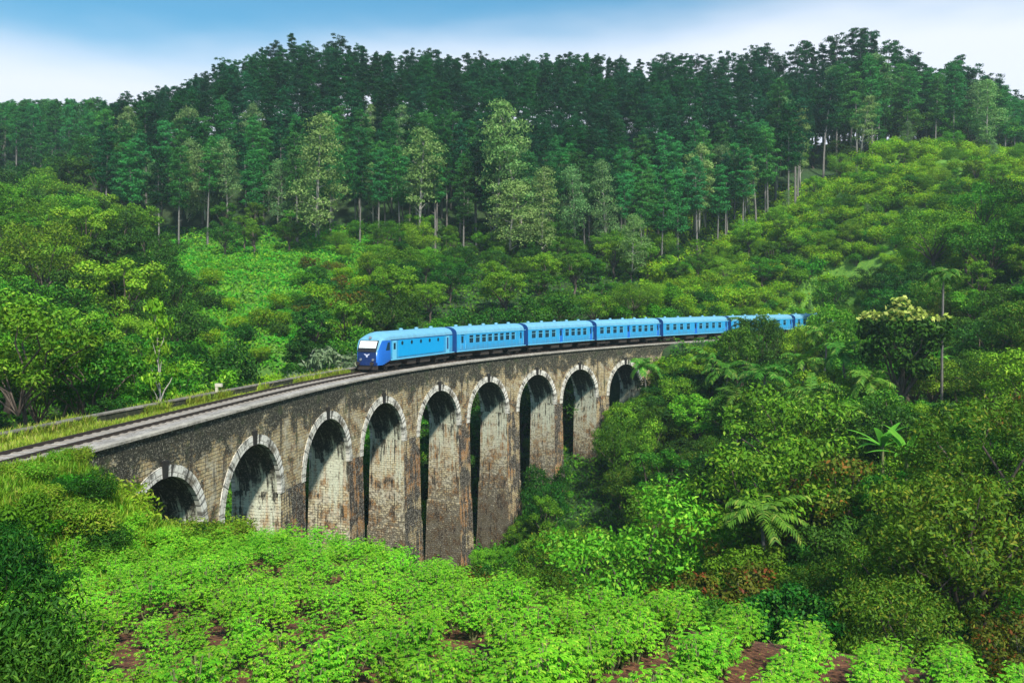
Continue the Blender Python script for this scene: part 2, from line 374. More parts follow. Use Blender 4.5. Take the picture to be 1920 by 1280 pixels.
# ------------------------------------------------------------------ terrain
def field_z(X, Y): return -(5.3+.168*Y)-.17*np.maximum(X, 0)+.0*X
E_PX = [-400, 500, 600, 720, 800, 900, 1000, 1300, 1900, 2400]; E_Y = [44, 44, 42, 40, 35, 30.4, 28, 29.5, 28.6, 26]
def edge_y(X, Y): return np.interp(W0/2+F*np.asarray(X)/np.maximum(Y, 1), E_PX, E_Y)
CP = []
def rp(px, py, Y): CP.append(at(px, py, Y))
def dp(X, Y, Z): CP.append(np.array((X, Y, Z), float))
def pz(px, Y, Z): CP.append(np.array(((px-W0/2)*Y/F, Y, Z)))
for a in [(-45, 45, -11), (-60, 60, -12), (-38, 75, -18), (-50, 90, -16), (-30, 95, -22), (-22, 108, -26), (-40, 110, -18), (-60, 100, -12), (-80, 110, -7),
          (-70, 120, -7), (-70, 140, -2), (-85, 160, 7), (-5, 118, -29), (0, 130, -25), (12, 142, -19), (-15, 130, -20), (-60, 20, -9), (-110, 60, -6), (-150, 120, 0),
          (-200, 200, 20), (-140, 170, 12), (40, -20, -6), (-40, -20, -6), (0, -20, -4), (60, 10, -12), (90, 40, -12), (160, 60, -4), (200, 120, 4), (220, 200, 26), (180, 160, 8)]: dp(*a)
for a in [(450, 520, 165), (300, 490, 185), (600, 490, 185), (400, 640, 135), (560, 650, 135), (500, 580, 150), (300, 600, 145), (650, 600, 150),
          (250, 480, 200), (400, 455, 205), (550, 455, 205), (700, 450, 205), (800, 475, 200), (900, 480, 198), (1050, 490, 198), (1150, 500, 198), (1300, 495, 205),
          (1400, 440, 215), (1500, 395, 225), (1600, 330, 240), (800, 600, 150), (950, 600, 155), (1100, 590, 160), (1250, 590, 165), (800, 540, 172), (1000, 540, 176),
          (1150, 550, 178), (1300, 550, 182), (100, 420, 250), (0, 430, 240), (-150, 420, 240), (180, 405, 258),
          (1650, 290, 232), (1720, 285, 230), (1800, 295, 228), (1920, 305, 222), (2050, 300, 215), (1450, 520, 195), (1500, 480, 198), (1600, 400, 210), (1700, 400, 200),
          (1800, 400, 190), (1900, 400, 180), (1700, 500, 165), (1850, 500, 150), (1950, 520, 135)]: rp(*a)
RIDGE = [(210, 190, 255, 22), (300, 160, 258, 22), (400, 118, 262, 23), (540, 78, 268, 24), (640, 85, 270, 24), (760, 98, 272, 24), (900, 104, 276, 24), (1050, 105, 280, 24),
         (1180, 120, 282, 24), (1300, 105, 282, 25), (1450, 88, 282, 30), (1500, 80, 282, 35), (1600, 66, 282, 36), (1700, 95, 282, 36), (1800, 125, 280, 35), (1900, 165, 278, 33), (2050, 190, 270, 30)]
for px, yt, Y, h in RIDGE:
    z = (YH-yt)/F*Y-h*.95; pz(px, Y, z); pz(px, Y+60, z-18); pz(px, Y+260, z-60)
for px in (-150, 50, 190): pz(px, 370, (YH-187)/F*370-21); pz(px, 312, 42); pz(px, 430, 40); pz(px, 640, 0)
for a in [(1500, 165, -14), (1600, 160, -10), (1700, 150, -8), (1800, 140, -6), (1900, 130, -5), (1300, 120, -24), (1500, 115, -20), (1700, 110, -17), (1900, 100, -13), (1900, 75, -15),
          (1500, 80, -25), (1300, 85, -29), (1100, 85, -32), (1000, 70, -30), (1300, 55, -26), (1600, 48, -21.5), (1900, 46, -19), (1950, 60, -16), (1100, 103, -31), (1000, 100, -32),
          (960, 112, -33), (1030, 118, -30), (1100, 124, -26), (1150, 130, -22), (1220, 138, -16.5), (1400, 140, -14), (880, 85, -32), (880, 60, -27), (700, 65, -23), (700, 82, -26), (500, 58, -18.5),
          (320, 56, -15.5), (260, 50, -14), (1300, 140, -15), (1380, 152, -13)]: pz(*a)
for px in range(-300, 2400, 150):
    Y0 = np.interp(px, E_PX, E_Y)
    for Y in (16, Y0-3): X = (px-W0/2)*Y/F; dp(X, Y, field_z(X, Y))
    Y = Y0+9; X = (px-W0/2)*Y/F
    if px > 550: dp(X, Y, field_z(X, Y0)-6.5)
for s in range(126, 188, 12):
    p = pt(s, 3, EDGE-.4); CP.append(p)
CP = np.array(CP)
def U_(r2): return np.where(r2 > 1e-9, r2*np.log(np.maximum(r2, 1e-9)), 0)
def fit_tps(P, lam):
    n = len(P); S = 100.; A = P[:, :2]/S
    K = U_(((A[:, None]-A[None])**2).sum(-1))+lam*np.eye(n)
    Q = np.c_[np.ones(n), A]; Z = np.zeros((3, 3))
    w = np.linalg.solve(np.block([[K, Q], [Q.T, Z]]), np.r_[P[:, 2], 0, 0, 0])
    def f(X, Y):
        X = np.asarray(X, float)/S; Y = np.asarray(Y, float)/S; sh = X.shape; X = X.ravel(); Y = Y.ravel(); out = np.empty(len(X))
        for i in range(0, len(X), 20000):
            x, y = X[i:i+20000], Y[i:i+20000]
            out[i:i+20000] = U_((x[:, None]-A[:, 0])**2+(y[:, None]-A[:, 1])**2)@w[:n]+w[n]+w[n+1]*x+w[n+2]*y
        return out.reshape(sh)
    return f
tps = fit_tps(CP, 2e-3)
def sstep(a, b, x): t = np.clip((x-a)/(b-a), 0, 1); return t*t*(3-2*t)
S_ON, S_OFF = 13.5, 124.0                         # where the masonry starts and ends
def hgt(X, Y):
    X = np.asarray(X, float); Y = np.asarray(Y, float)
    t = np.clip(tps(X, Y), -34, 110)
    t = t+.35*np.sin(X*.31+1.3*np.sin(Y*.17))*np.cos(Y*.27+X*.05)
    f = field_z(X, Y)+.12*np.sin(X*3.1)*sstep(-2, 6, X)
    w = sstep(0, 7, Y-edge_y(X, Y)); h = f*(1-w)+t*w
    d, s = track_near(X, Y)
    on = np.maximum(1-sstep(S_ON-1, S_ON+2.5, s), sstep(S_OFF-2, S_OFF+3, s))
    c = (1-sstep(4.2, 10.5, d))*on*(1-sstep(190, 199, s))
    h = h*(1-c)+(EDGE-.22)*c
    under = (1-sstep(4.5, 7, d))*(1-on)                  # clear of the arches
    lim = np.interp(s, [13, 22, 34, 47, 58, 70, 81, 93, 103, 115, 122, 126], [-15, -16, -19, -23, -27, -32, -33, -30, -26, -21, -16, -12])
    return np.where(under > 0, np.minimum(h, lim*under+h*(1-under)), h)
def axis(a, b, lo, hi, fine, coarse):
    l = [a]
    while l[-1] < b: l.append(l[-1]+(fine if lo <= l[-1] <= hi else coarse))
    return np.array(l)
gx = axis(-900, 900, -130, 160, 1.7, 26); gy = axis(-80, 1500, -2, 300, 1.7, 26)
GX, GY = np.meshgrid(gx, gy, indexing='ij'); GZ = hgt(GX, GY)
far = sstep(380, 620, np.hypot(GX, GY-100)); GZ = GZ*(1-far)+10*far
n0, n1 = GX.shape; idx = np.arange(n0*n1).reshape(n0, n1)
TF = np.stack([idx[:-1, :-1], idx[1:, :-1], idx[1:, 1:], idx[:-1, 1:]], -1).reshape(-1, 4)
tm = np_mesh('terrain', np.stack([GX, GY, GZ], -1).reshape(-1, 3), TF, True)
fa = tm.attributes.new('field', 'FLOAT', 'POINT')
dtr, _ = track_near(GX, GY)
fa.data.foreach_set('value', ((1-sstep(1, 6, GY-edge_y(GX, GY)))*sstep(9, 12, dtr)*(GY < 60)).astype(np.float32).ravel())
lu = tm.attributes.new('lush', 'FLOAT', 'POINT')
GP = W0/2+F*GX/np.maximum(GY, 5)
hill = sstep(1240, 1330, GP)*sstep(150, 165, GY)*(1-sstep(np.interp(GP, [1280, 1400, 1500, 1600, 1650, 1950], [202, 214, 226, 238, 244, 240]), np.interp(GP, [1280, 1400, 1500, 1600, 1650, 1950], [206, 218, 230, 243, 250, 246]), GY))
mead = sstep(180, 260, GP)*(1-sstep(640, 720, GP))*sstep(120, 135, GY)*(1-sstep(203, 209, GY))
lu.data.foreach_set('value', (np.maximum(hill, mead)*np.where(GY > 40, 1, 0)).astype(np.float32).ravel())
tag(link('terrain', tm, M['ground']), kind='structure')
def gz(X, Y): return float(hgt(np.array([X]), np.array([Y]))[0])

# ------------------------------------------------------------------ the viaduct
CROWN = [22.4, 33.7, 46.7, 58.2, 70.2, 81.3, 92.8, 103.4, 115.4]
RI, RO = 4.3, 4.98
ZS = EDGE-2.75-RI                                  # springing line
ZT = EDGE-.14                                      # underside of the coping
FRONT, BACK = .12, 4.0
via = empty('viaduct', pt(64, 3.3, -31))
tag(via, 'old stone railway viaduct of nine arches curving across the wooded valley', 'viaduct')
def vpart(mb, name, mat): o = mb.build(name, mat); o.parent = via; o.matrix_parent_inverse = via.matrix_world.inverted(); o.location = (-via.location[0], -via.location[1], -via.location[2]); o.matrix_parent_inverse.identity(); return o
def uvz(s, z): return (s, EDGE-z)
mb = MB()
for off, fl in ((FRONT, True), (BACK, False)):
    ss = [S_ON]; 
    for c in CROWN: ss += list(c+RI*np.sin(np.linspace(-np.pi/2, np.pi/2, 21)))
    ss = sorted(ss+[S_OFF+5]); G, UV = [], []
    for s in ss:
        u = min(abs(s-c) for c in CROWN)
        zb = ZS+math.sqrt(max(RI*RI-u*u, 0)) if u < RI else ZS
        if s <= S_ON+.01: zb = ZS-6
        zs = np.linspace(ZT, zb, 4)
        G.append([pt(s, off, z) for z in zs]); UV.append([uvz(s+off*3, z) for z in zs])
    mb.grid(G, UV, flip=fl)
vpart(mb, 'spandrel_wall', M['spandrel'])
for c in CROWN:
    mb = MB(); a = np.linspace(0, np.pi, 23); G, UV = [], []
    for t in a:
        s, z = c-RI*math.cos(t), ZS+RI*math.sin(t)
        G.append([pt(s, o, z) for o in (FRONT, 1.4, 2.7, BACK)]); UV.append([(o, EDGE-z) for o in (FRONT, 1.4, 2.7, BACK)])
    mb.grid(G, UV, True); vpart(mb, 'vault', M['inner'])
    mb = MB()
    for o0, o1, fl in ((FRONT-.07, FRONT+.25, False), (BACK+.07, BACK-.25, True)):
        rings = []; UV = []; a = np.linspace(-.02, np.pi+.02, 31)
        for t in a:
            row = []
            for rr, o in ((RI-.012, o1), (RI-.012, o0), (RO, o0), (RO, o1)): row.append(pt(c-rr*math.cos(t), o, ZS+rr*math.sin(t)))
            rings.append(row); UV.append([(t*RI+.3, .0), (t*RI+.3, .1), (t*RI+.3, .1+RO-RI), (t*RI+.3, 1.2)])
        mb.grid(rings, UV, flip=fl)
    vpart(mb, 'arch_ring', M['ring'])
    mb = MB(); hw = .3
    for o0, o1 in ((FRONT-.13, FRONT+.2),):
        z0, z1 = ZS+RI-.05, ZS+RO+.28
        P = [pt(c+d*k, o, z) for z, k in ((z0, .8), (z1, 1.15)) for o in (o0, o1) for d in (-hw, hw)]
        for f in ((0, 1, 5, 4), (2, 6, 7, 3), (0, 4, 6, 2), (1, 3, 7, 5), (4, 5, 7, 6), (0, 2, 3, 1)): mb.quad([P[i] for i in f])
    k = vpart(mb, 'keystone', M['black_stone'])
piers = [CROWN[0]-5.75]+[(a+b)/2 for a, b in zip(CROWN, CROWN[1:])]+[CROWN[-1]+5.9]
for i, s in enumerate(piers):
    a = (CROWN[i-1]+RI) if i else S_ON-.2
    b = (CROWN[i]-RI) if i < 9 else S_OFF+5
    c, hw = (a+b)/2, (b-a)/2
    base = min(gz(*pt(s, o, 0)[:2]) for o in (-.5, 2.5, 5))-1.6
    lev = [(ZS+.0, .0), (ZS-4.5, .05), (ZS-9, .10), (ZS-9.02, .16), (ZS-15, .26), (ZS-22, .42)]
    lev = [l for l in lev if l[0] > base+.3]+[(base, .1+.017*(ZS-base))]
    mo, mi, mj = MB(), MB(), MB()
    for l0, l1 in zip(lev, lev[1:]):
        (za, ea), (zb, eb) = l0, l1
        nz = max(2, int((za-zb)/1.5)+1)
        def side(fn, uvf, mbx):
            G, UV = [], []
            for t in np.linspace(0, 1, nz):
                z, e = za+(zb-za)*t, ea+(eb-ea)*t
                row = fn(e); G.append([pt(q[0], q[1], z) for q in row]); UV.append([uvf(q, z) for q in row])
            mbx.grid(G, UV)
        fo, bo = FRONT-.02, BACK+.02
        side(lambda e: [(c-hw-e, fo-e*1.6), (c, fo-e*1.6), (c+hw+e, fo-e*1.6)], lambda q, z: (q[0]+9, EDGE-z), mo)
        side(lambda e: [(c+hw+e, bo+e*1.6), (c, bo+e*1.6), (c-hw-e, bo+e*1.6)], lambda q, z: (q[0]+29, EDGE-z), mo)
        side(lambda e: [(c-hw-e, bo+e*1.6), (c-hw-e, 2.7), (c-hw-e, 1.4), (c-hw-e, fo-e*1.6)], lambda q, z: (q[1]+7*i, EDGE-z), mi)
        side(lambda e: [(c+hw+e, fo-e*1.6), (c+hw+e, 1.4), (c+hw+e, 2.7), (c+hw+e, bo+e*1.6)], lambda q, z: (q[1]+7*i+3.5, EDGE-z), mj)
    z, e = lev[0]; mo.quad([pt(c-hw-e, FRONT-e*1.6, z), pt(c-hw-e, BACK+e*1.6, z), pt(c+hw+e, BACK+e*1.6, z), pt(c+hw+e, FRONT-e*1.6, z)])
    nm = 'abutment' if i in (0, 9) else 'pier'
    o = vpart(mo, nm, M['pier'])
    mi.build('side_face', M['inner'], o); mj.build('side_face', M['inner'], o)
def sweep(mb, prof, s0, s1, step=1.2, sh=lambda s: 0):
    "closed outline prof [(offset, z)] carried along the line"
    ss = np.arange(s0, s1+.01, step); pr = list(prof)+[prof[0]]
    mb.grid([[pt(s, o+sh(s), z) for o, z in pr] for s in ss])
    for s, r_ in ((ss[0], True), (ss[-1], False)):
        P = [pt(s, o+sh(s), z) for o, z in prof]; mb.quad(P if r_ else P[::-1])
woff = lambda s: float(np.interp(s, [14, 24, 46], [0, -.35, -1.95]))     # the deck is narrower over the arches than on the bank
mb = MB(); sweep(mb, [(-.06, EDGE-.14), (-.06, EDGE), (.4, EDGE), (.4, EDGE-.14)], S_ON-2.0, S_OFF+5); vpart(mb, 'coping', M['coping'])
mb = MB(); sweep(mb, [(.16, EDGE-.6), (.16, EDGE-.16), (4.7, EDGE-.16), (4.7, EDGE-.6)], S_ON, S_OFF+4.9); vpart(mb, 'deck', M['pier'])
# long low wall behind the track, on the bridge and on along the embankment
wall = empty('parapet_wall', pt(20, 6.4, EDGE)); tag(wall, 'low mossy stone wall along the far side of the track', 'wall')
def wpart(mb, name, mat, root):
    o = mb.build(name, mat, root); o.location = tuple(-x for x in root.location); return o
mb = MB(); sweep(mb, [(6.25, EDGE-.5), (6.25, EDGE+.34), (6.7, EDGE+.34), (6.7, EDGE-.5)], -20, S_OFF+4, sh=woff); wpart(mb, 'wall_body', M['mossy_wall'], wall)
mb = MB(); sweep(mb, [(6.2, EDGE+.343), (6.2, EDGE+.43), (6.76, EDGE+.43), (6.76, EDGE+.343)], -20, S_OFF+4, sh=woff); wpart(mb, 'wall_cap', M['wall_cap'], wall)

# ------------------------------------------------------------------ track
ZR = EDGE+.12; TC = 2.7; GA = .838
mb = MB(); sweep(mb, [(.403, EDGE-.5), (.403, EDGE-.06), (1.2, EDGE-.07), (4.15, EDGE-.07), (4.28, EDGE-.12), (4.28, EDGE-.5)], -50, 196)
tag(mb.build('ballast', M['ballast']), kind='stuff')
trk = empty('railway_track', pt(40, TC, ZR)); tag(trk, 'single railway track curving over the viaduct on pale ballast', 'railway track')
for g in (-1, 1):
    o = TC+g*GA; mb = MB()
    sweep(mb, [(o-.07, ZR-.17), (o-.05, ZR-.03), (o-.05, ZR), (o+.05, ZR), (o+.05, ZR-.03), (o+.07, ZR-.17)], -45, 196)
    wpart(mb, 'rail', M['rail'], trk)
sm = MB(); sm.box(-1.3, 1.3, -.12, .12, -.11, .035); smesh = sm.mesh('sleeper'); smesh.materials.append(M['sleeper'])
rest = MB()
sl = [s for s in np.arange(6, 195, .78)]
for i, s in enumerate(sl):
    p = pt(s, TC, EDGE-.06); t = float(cv(s)[2])
    if i < 100:
        o = link('sleeper', smesh, None, trk); o.location = tuple(p-np.array(trk.location)); o.rotation_euler = (0, 0, -t)
    else:
        c, s_ = math.cos(-t), math.sin(-t)
        for f in sm.f: rest.quad([(p[0]+sm.v[k][0]*c-sm.v[k][1]*s_, p[1]+sm.v[k][0]*s_+sm.v[k][1]*c, p[2]+sm.v[k][2]) for k in f])
o = wpart(rest, 'sleepers', M['sleeper'], trk); o['kind'] = 'stuff'

# ------------------------------------------------------------------ train
def body_profile(w, h, z0):
    "right half outline from the sill up to the roof ridge"
    e = h-.85
    p = [(w*.97, z0), (w, z0+.25), (w, e)]
    for a in np.linspace(15, 90, 6): p.append((w*math.cos(R(a)) if a < 90 else 0, e+.12+(h-e-.12)*math.sin(R(a))))
    return p
def vehicle_parts(root, Lc, kind):
    w, h, z0 = 1.43, 3.92, .98
    nose = 2.2 if kind == 'loco' else 0
    e = h-.85
    mb, rf = MB(), MB()
    # windows: (x0, x1, z0, z1)
    wins, doors = [], []
    if kind == 'coach_first':
        for i in range(8): x = 3.1+i*(Lc-5.6)/8; wins.append((x, x+1.06, 1.95, 2.86))
        doors = [(1.35, 2.15), (Lc-1.75, Lc-1.0)]
    elif kind == 'coach':
        m = Lc*.47
        for i in range(4): x = 1.3+i*(m-1.9)/4; wins.append((x, x+1.1, 1.9, 2.86))
        for i in range(4): x = m+1.2+i*(Lc-m-3.0)/4; wins.append((x, x+1.1, 1.9, 2.86))
        doors = [(m-.2, m+.6), (Lc-1.5, Lc-.8)]
    xs = sorted({nose or .5, Lc-.7}|{v for a, b, *_ in wins for v in (a, b)}|{v for d in doors for v in d})
    ztop = e
    def is_hole(xa, xb):
        for a, b, c, d in wins:
            if abs(a-xa) < 1e-6 and abs(b-xb) < 1e-6: return (c, d)
        for a, b in doors:
            if abs(a-xa) < 1e-6 and abs(b-xb) < 1e-6: return (z0+.08, 2.98)
    for sy in (-1, 1):
        for xa, xb in zip(xs, xs[1:]):
            hole = is_hole(xa, xb); segs = [(z0, ztop)] if not hole else [(z0, hole[0]), (hole[1], ztop)]
            for c, d in segs:
                q = [(xa, sy*w, c), (xb, sy*w, c), (xb, sy*w, d), (xa, sy*w, d)]; mb.quad(q if sy < 0 else q[::-1])
            if hole:
                c, d = hole; dp_ = sy*(w-.07)
                for q in ([(xa, sy*w, c), (xa, dp_, c), (xb, dp_, c), (xb, sy*w, c)], [(xa, sy*w, d), (xb, sy*w, d), (xb, dp_, d), (xa, dp_, d)],
                          [(xa, sy*w, c), (xa, sy*w, d), (xa, dp_, d), (xa, dp_, c)], [(xb, sy*w, c), (xb, dp_, c), (xb, dp_, d), (xb, sy*w, d)]): mb.quad(q)
    # roof
    ang = np.linspace(0, 180, 15); RX = [nose if kind == 'loco' else .5, Lc*.5, Lc-.7]
    rf.grid([[(x, -w*math.cos(R(a)), e+(h-e)*math.sin(R(a))**.8) for a in ang] for x in RX], smooth=True, flip=True)
    # rear end (and front end)
    for x, fl in ((Lc-.7, 0), (0.0 if kind != 'loco' else None, 1)):
        if x is None: continue
        if x == 0.0: x = .5
        P = [(x, -w, z0)]+[(x, -w*math.cos(R(a)), e+(h-e)*math.sin(R(a))**.8) for a in ang]+[(x, w, z0)]
        ew = MB(); ew.quad(P if fl else P[::-1]); ew.build('end_wall', M['end_blue'], root)
    if kind != 'loco':
        # close the .22 m in front
        for sy in (-1, 1):
            q = [(.5, sy*w, z0), (xs[0], sy*w, z0), (xs[0], sy*w, e), (.5, sy*w, e)]
            if xs[0] > .5: mb.quad(q if sy < 0 else q[::-1])
    mb.quad([(nose or .5, -w, z0), (nose or .5, w, z0), (Lc-.7, w, z0), (Lc-.7, -w, z0)])
    mb.build('body', M['sky_blue'], root); ro = rf.build('roof', M['roof_white'], root)
    for i in range(5 if kind != 'loco' else 3):
        v = MB(); x = Lc*(.14+.18*i) if kind != 'loco' else Lc*(.4+.2*i); v.tube([(x, 0, h-.04), (x, 0, h+.16), (x, 0, h+.2)], [.2, .24, .05], 10); v.build('roof_vent', M['roof_white'], ro)
    # gutter line and sill stripe
    g = MB()
    for sy in (-1, 1): g.box((nose or .5)+.02, Lc-.24, sy*w-.025, sy*w+.025, e-.03, e+.035)
    g.build('gutter', M['bellows'] if kind == 'loco' else M['pale_blue'], root)
    g = MB()
    for sy in (-1, 1): g.box((nose or .5)+.02, Lc-.24, sy*w-.018, sy*w+.018, z0+.02, z0+.12)
    g.build('sill_stripe', M['pale_blue'], root)
    for a, b, c, d in wins:
        for sy in (-1, 1):
            g = MB(); y = sy*(w-.068); q = [(a, y, c), (b, y, c), (b, y, d), (a, y, d)]; g.quad(q if sy < 0 else q[::-1]); wo_ = g.build('window', M['glass'], root)
            f = MB(); y0, y1 = sorted((sy*(w-.066), sy*(w-.02)))
            t = .07; f.box(a, b, y0, y1, (c+d)/2+.12, (c+d)/2+.12+.05); f.box(a, a+t, y0, y1, c, d); f.box(b-t, b, y0, y1, c, d)
            f.build('window_frame', M['pale_blue'], wo_)
    for a, b in doors:
        for sy in (-1, 1):
            g = MB(); y = sy*(w-.068); c, d = z0+.08, 2.98; q = [(a, y, c), (b, y, c), (b, y, d), (a, y, d)]; g.quad(q if sy < 0 else q[::-1])
            do = g.build('door', M['royal'] if kind == 'coach' else M['sky_blue'], root)
            g = MB(); y2 = sy*(w-.06); q = [(a+.17, y2, 2.0), (b-.17, y2, 2.0), (b-.17, y2, 2.8), (a+.17, y2, 2.8)]; g.quad(q if sy < 0 else q[::-1]); g.build('window', M['glass'], do)
            g = MB()
            for xx in (a-.08, b+.08): g.tube([(xx, sy*(w+.05), 1.3), (xx, sy*(w+.05), 2.3)], [.03, .03], 6)
            g.build('handrail', M['pale_blue'], do)
    # underframe, bogies
    g = MB(); g.box(.5 if kind != 'loco' else 1.2, Lc-.35, -1.12, 1.12, .78, z0-.003); g.build('underframe', M['under'], root)
    g = MB()
    for x0, x1 in ((.36, .47), (.53, .66)): g.box(Lc*x0, Lc*x1, -1.2, 1.2, .34, .777)
    g.build('equipment_box', M['under'], root)
    for bx in (2.6 if kind != 'loco' else 3.1, Lc-2.6):
        bo = MB(); bo.box(bx-1.6, bx+1.6, -1.16, -1.0, .42, .66); bo.box(bx-1.6, bx+1.6, 1.0, 1.16, .42, .66); bo.box(bx-.3, bx+.3, -1.0, 1.0, .4, .76)
        b_ = bo.build('bogie', M['under'], root)
        for wx in (-1.05, 1.05):
            for sy in (-1, 1):
                wm = MB(); wm.disc((bx+wx, sy*.85, .43), .43, 1, .13, 18); wm.disc((bx+wx, sy*.93, .43), .16, 1, .16, 10); wm.build('wheel', M['wheel'], b_)
    # bellows towards the next vehicle
    g = MB()
    for i in range(4): x = Lc-.62+i*.28; g.box(x, x+.12, -.6, .6, z0-.05, 3.15); 
    g.box(Lc-.68, Lc+.48, -.5, .5, z0, 3.05)
    g.build('gangway_bellows', M['bellows'], root)
    if kind != 'loco': return
    # ---- the rounded cab
    st = [(0, 1.08, 1.98), (.07, 1.2, 2.16), (.17, 1.27, 2.36), (.36, 1.33, 2.78), (.60, 1.37, 3.18), (.86, 1.395, 3.46), (1.2, 1.415, 3.68), (1.65, 1.43, 3.84), (2.2, 1.43, 3.92)]
    low, band, top = MB(), MB(), MB()
    def ring(x, wd, tp):
        ee = min(tp-.12, e)
        o = [(x, -wd*.94, .62 if x < .9 else .62+.36*(x-.9)/1.3), (x, -wd, 1.1), (x, -wd, min(ee, 2.05)), (x, -wd, ee)]
        o += [(x, -wd*math.cos(R(a)), ee+(tp-ee)*math.sin(R(a))**.8) for a in np.linspace(12, 168, 12)]
        o += [(q[0], -q[1], q[2]) for q in o[3::-1]]
        return o
    RG = [ring(*q) for q in st]; n = len(RG[0])
    def strip(mbx, c0, c1): mbx.grid([r[c0:c1+1] for r in RG], smooth=True, flip=True)
    strip(band, 0, 3); strip(band, n-4, n-1)
    strip(top, 3, n-4)
    band.build('cab_side', M['royal'], root); top.build('cab_roof', M['roof_white'], root)
    low.quad(RG[0][::-1]); low.build('cab_front', M['navy'], root)
    # windscreen lies on the sloping face between the nose and the brow
    def slope(y, t, out):
        "point on the sloping front: t runs from the nose top to the brow"
        xa = [q[0] for q in st]; za = [q[2] for q in st]; x = np.interp(t, za, xa)
        return np.array((x-out*.75, y, t+out*.65))
    fr = MB(); fr.grid([[slope(y, t, .05) for y in np.linspace(-1.12, 1.12, 5)] for t in np.linspace(1.93, 3.06, 6)], smooth=True, flip=False); f_ = fr.build('windscreen_frame', M['black'], root)
    sc_ = MB(); sc_.grid([[slope(y, t, .10) for y in np.linspace(-1.0, 1.0, 5)] for t in np.linspace(2.28, 2.96, 5)], smooth=True); sc_.build('windscreen', M['screen'], root)
    # emblem: pale spread wings over a short tail, on the nose
    em = MB(); x = -.022; zc = 1.6; ES = .78
    P = [(-.46, .22), (-.14, .16), (0, .06), (.14, .16), (.46, .22), (.30, .05), (.14, -.02), (.10, -.24), (-.10, -.24), (-.14, -.02), (-.30, .05)]
    P = [(a*ES, b*ES) for a, b in P]; em.quad([(x, -a, zc+b) for a, b in P]); em.quad([(x+.02, -a, zc+b) for a, b in P[::-1]])
    for (a, b), (c, d) in zip(P, P[1:]+P[:1]): em.quad([(x, -a, zc+b), (x+.02, -a, zc+b), (x+.02, -c, zc+d), (x, -c, zc+d)])
    em.build('emblem', M['emblem'], root)
    for sy in (-1, 1):
        hl = MB(); hl.disc((-.02, sy*.72, 1.18), .13, 0, .09, 14); hl.build('headlight', M['lamp'], root)
    bf = MB(); bf.box(-.12, .06, -1.2, 1.2, .62, .9); bf.build('buffer_beam', M['navy'], root)
    for sy in (-1, 1):
        b2 = MB(); b2.tube([(-.1, sy*.82, .82), (-.42, sy*.82, .82), (-.46, sy*.82, .82)], [.1, .1, .2], 12); b2.build('buffer', M['under'], root)
    pl = MB(); pl.box(-.05, .25, -1.15, 1.15, .18, .617); pl.build('pilot_plate', M['under'], root)
    tl = MB(); tl.tube([(.72, 0, 3.3), (.56, 0, 3.36)], [.15, .15], 12); tl.build('roof_lamp', M['lamp'], root)
    for sy in (-1, 1):
        d = MB(); y = sy*(w+.012); q = [(1.25, y-sy*.004, 2.06), (2.0, y, 2.06), (2.0, y, 2.86), (1.6, y, 2.86)]
        d.quad(q if sy < 0 else q[::-1]); d.build('cab_window', M['glass'], root)
        d = MB(); y0, y1 = sorted((sy*(w+.002), sy*(w+.02))); d.box(2.5, 3.3, y0, y1, 1.1, 2.96); do = d.build('door', M['pale_blue'], root)
        d = MB(); y0, y1 = sorted((sy*(w+.021), sy*(w+.03))); d.box(2.7, 3.1, y0, y1, 2.1, 2.75); d.build('window', M['glass'], do)
        d = MB(); y0, y1 = sorted((sy*(w+.002), sy*(w+.03))); d.box(3.7, Lc-2.9, y0, y1, 1.3, 2.98); pn = d.build('side_panel', M['cyan_panel'], root)
        for i in range(5):
            x = 4.4+i*(Lc-8.6)/4; pr = MB(); pr.disc((x, sy*(w+.035), 2.68), .21, 1, .03, 18); pr.build('porthole', M['glass'], pn)
        d = MB(); y0, y1 = sorted((sy*(w+.002), sy*(w+.02))); d.box(Lc-2.3, Lc-1.5, y0, y1, 1.1, 2.96); do = d.build('door', M['pale_blue'], root)
        d = MB(); y0, y1 = sorted((sy*(w+.021), sy*(w+.03))); d.box(Lc-2.08, Lc-1.72, y0, y1, 1.5, 2.8); d.build('window', M['bellows'], do)
CPL = [59.6, 75.6, 92.0, 109.1, 127.2, 147.8, 169.7, 190.0]
ORD = ['', 'first blue coach, coupled right behind the locomotive', 'second blue coach with its windows in two sets of four', 'third blue coach, in the middle of the train above the arches',
       'fourth blue coach, half beyond the bridge where foliage reaches its sill', 'fifth blue coach, mostly hidden by dark palm tops', 'last blue coach glimpsed between the trees at the tail of the train']
for i in range(7):
    a, b = pt(CPL[i], TC, ZR), pt(CPL[i+1], TC, ZR); d = b-a; Lc = float(np.linalg.norm(d[:2])); rz = math.atan2(d[1], d[0])
    if i == 0:
        r_ = empty('locomotive', a, rz); tag(r_, 'blue diesel locomotive with white windscreen and navy rounded nose', 'locomotive'); vehicle_parts(r_, Lc, 'loco')
    else:
        r_ = empty('railway_coach', a, rz); tag(r_, ORD[i], 'railway coach', 'coaches of the blue train'); vehicle_parts(r_, Lc, 'coach_first' if i == 1 else 'coach')

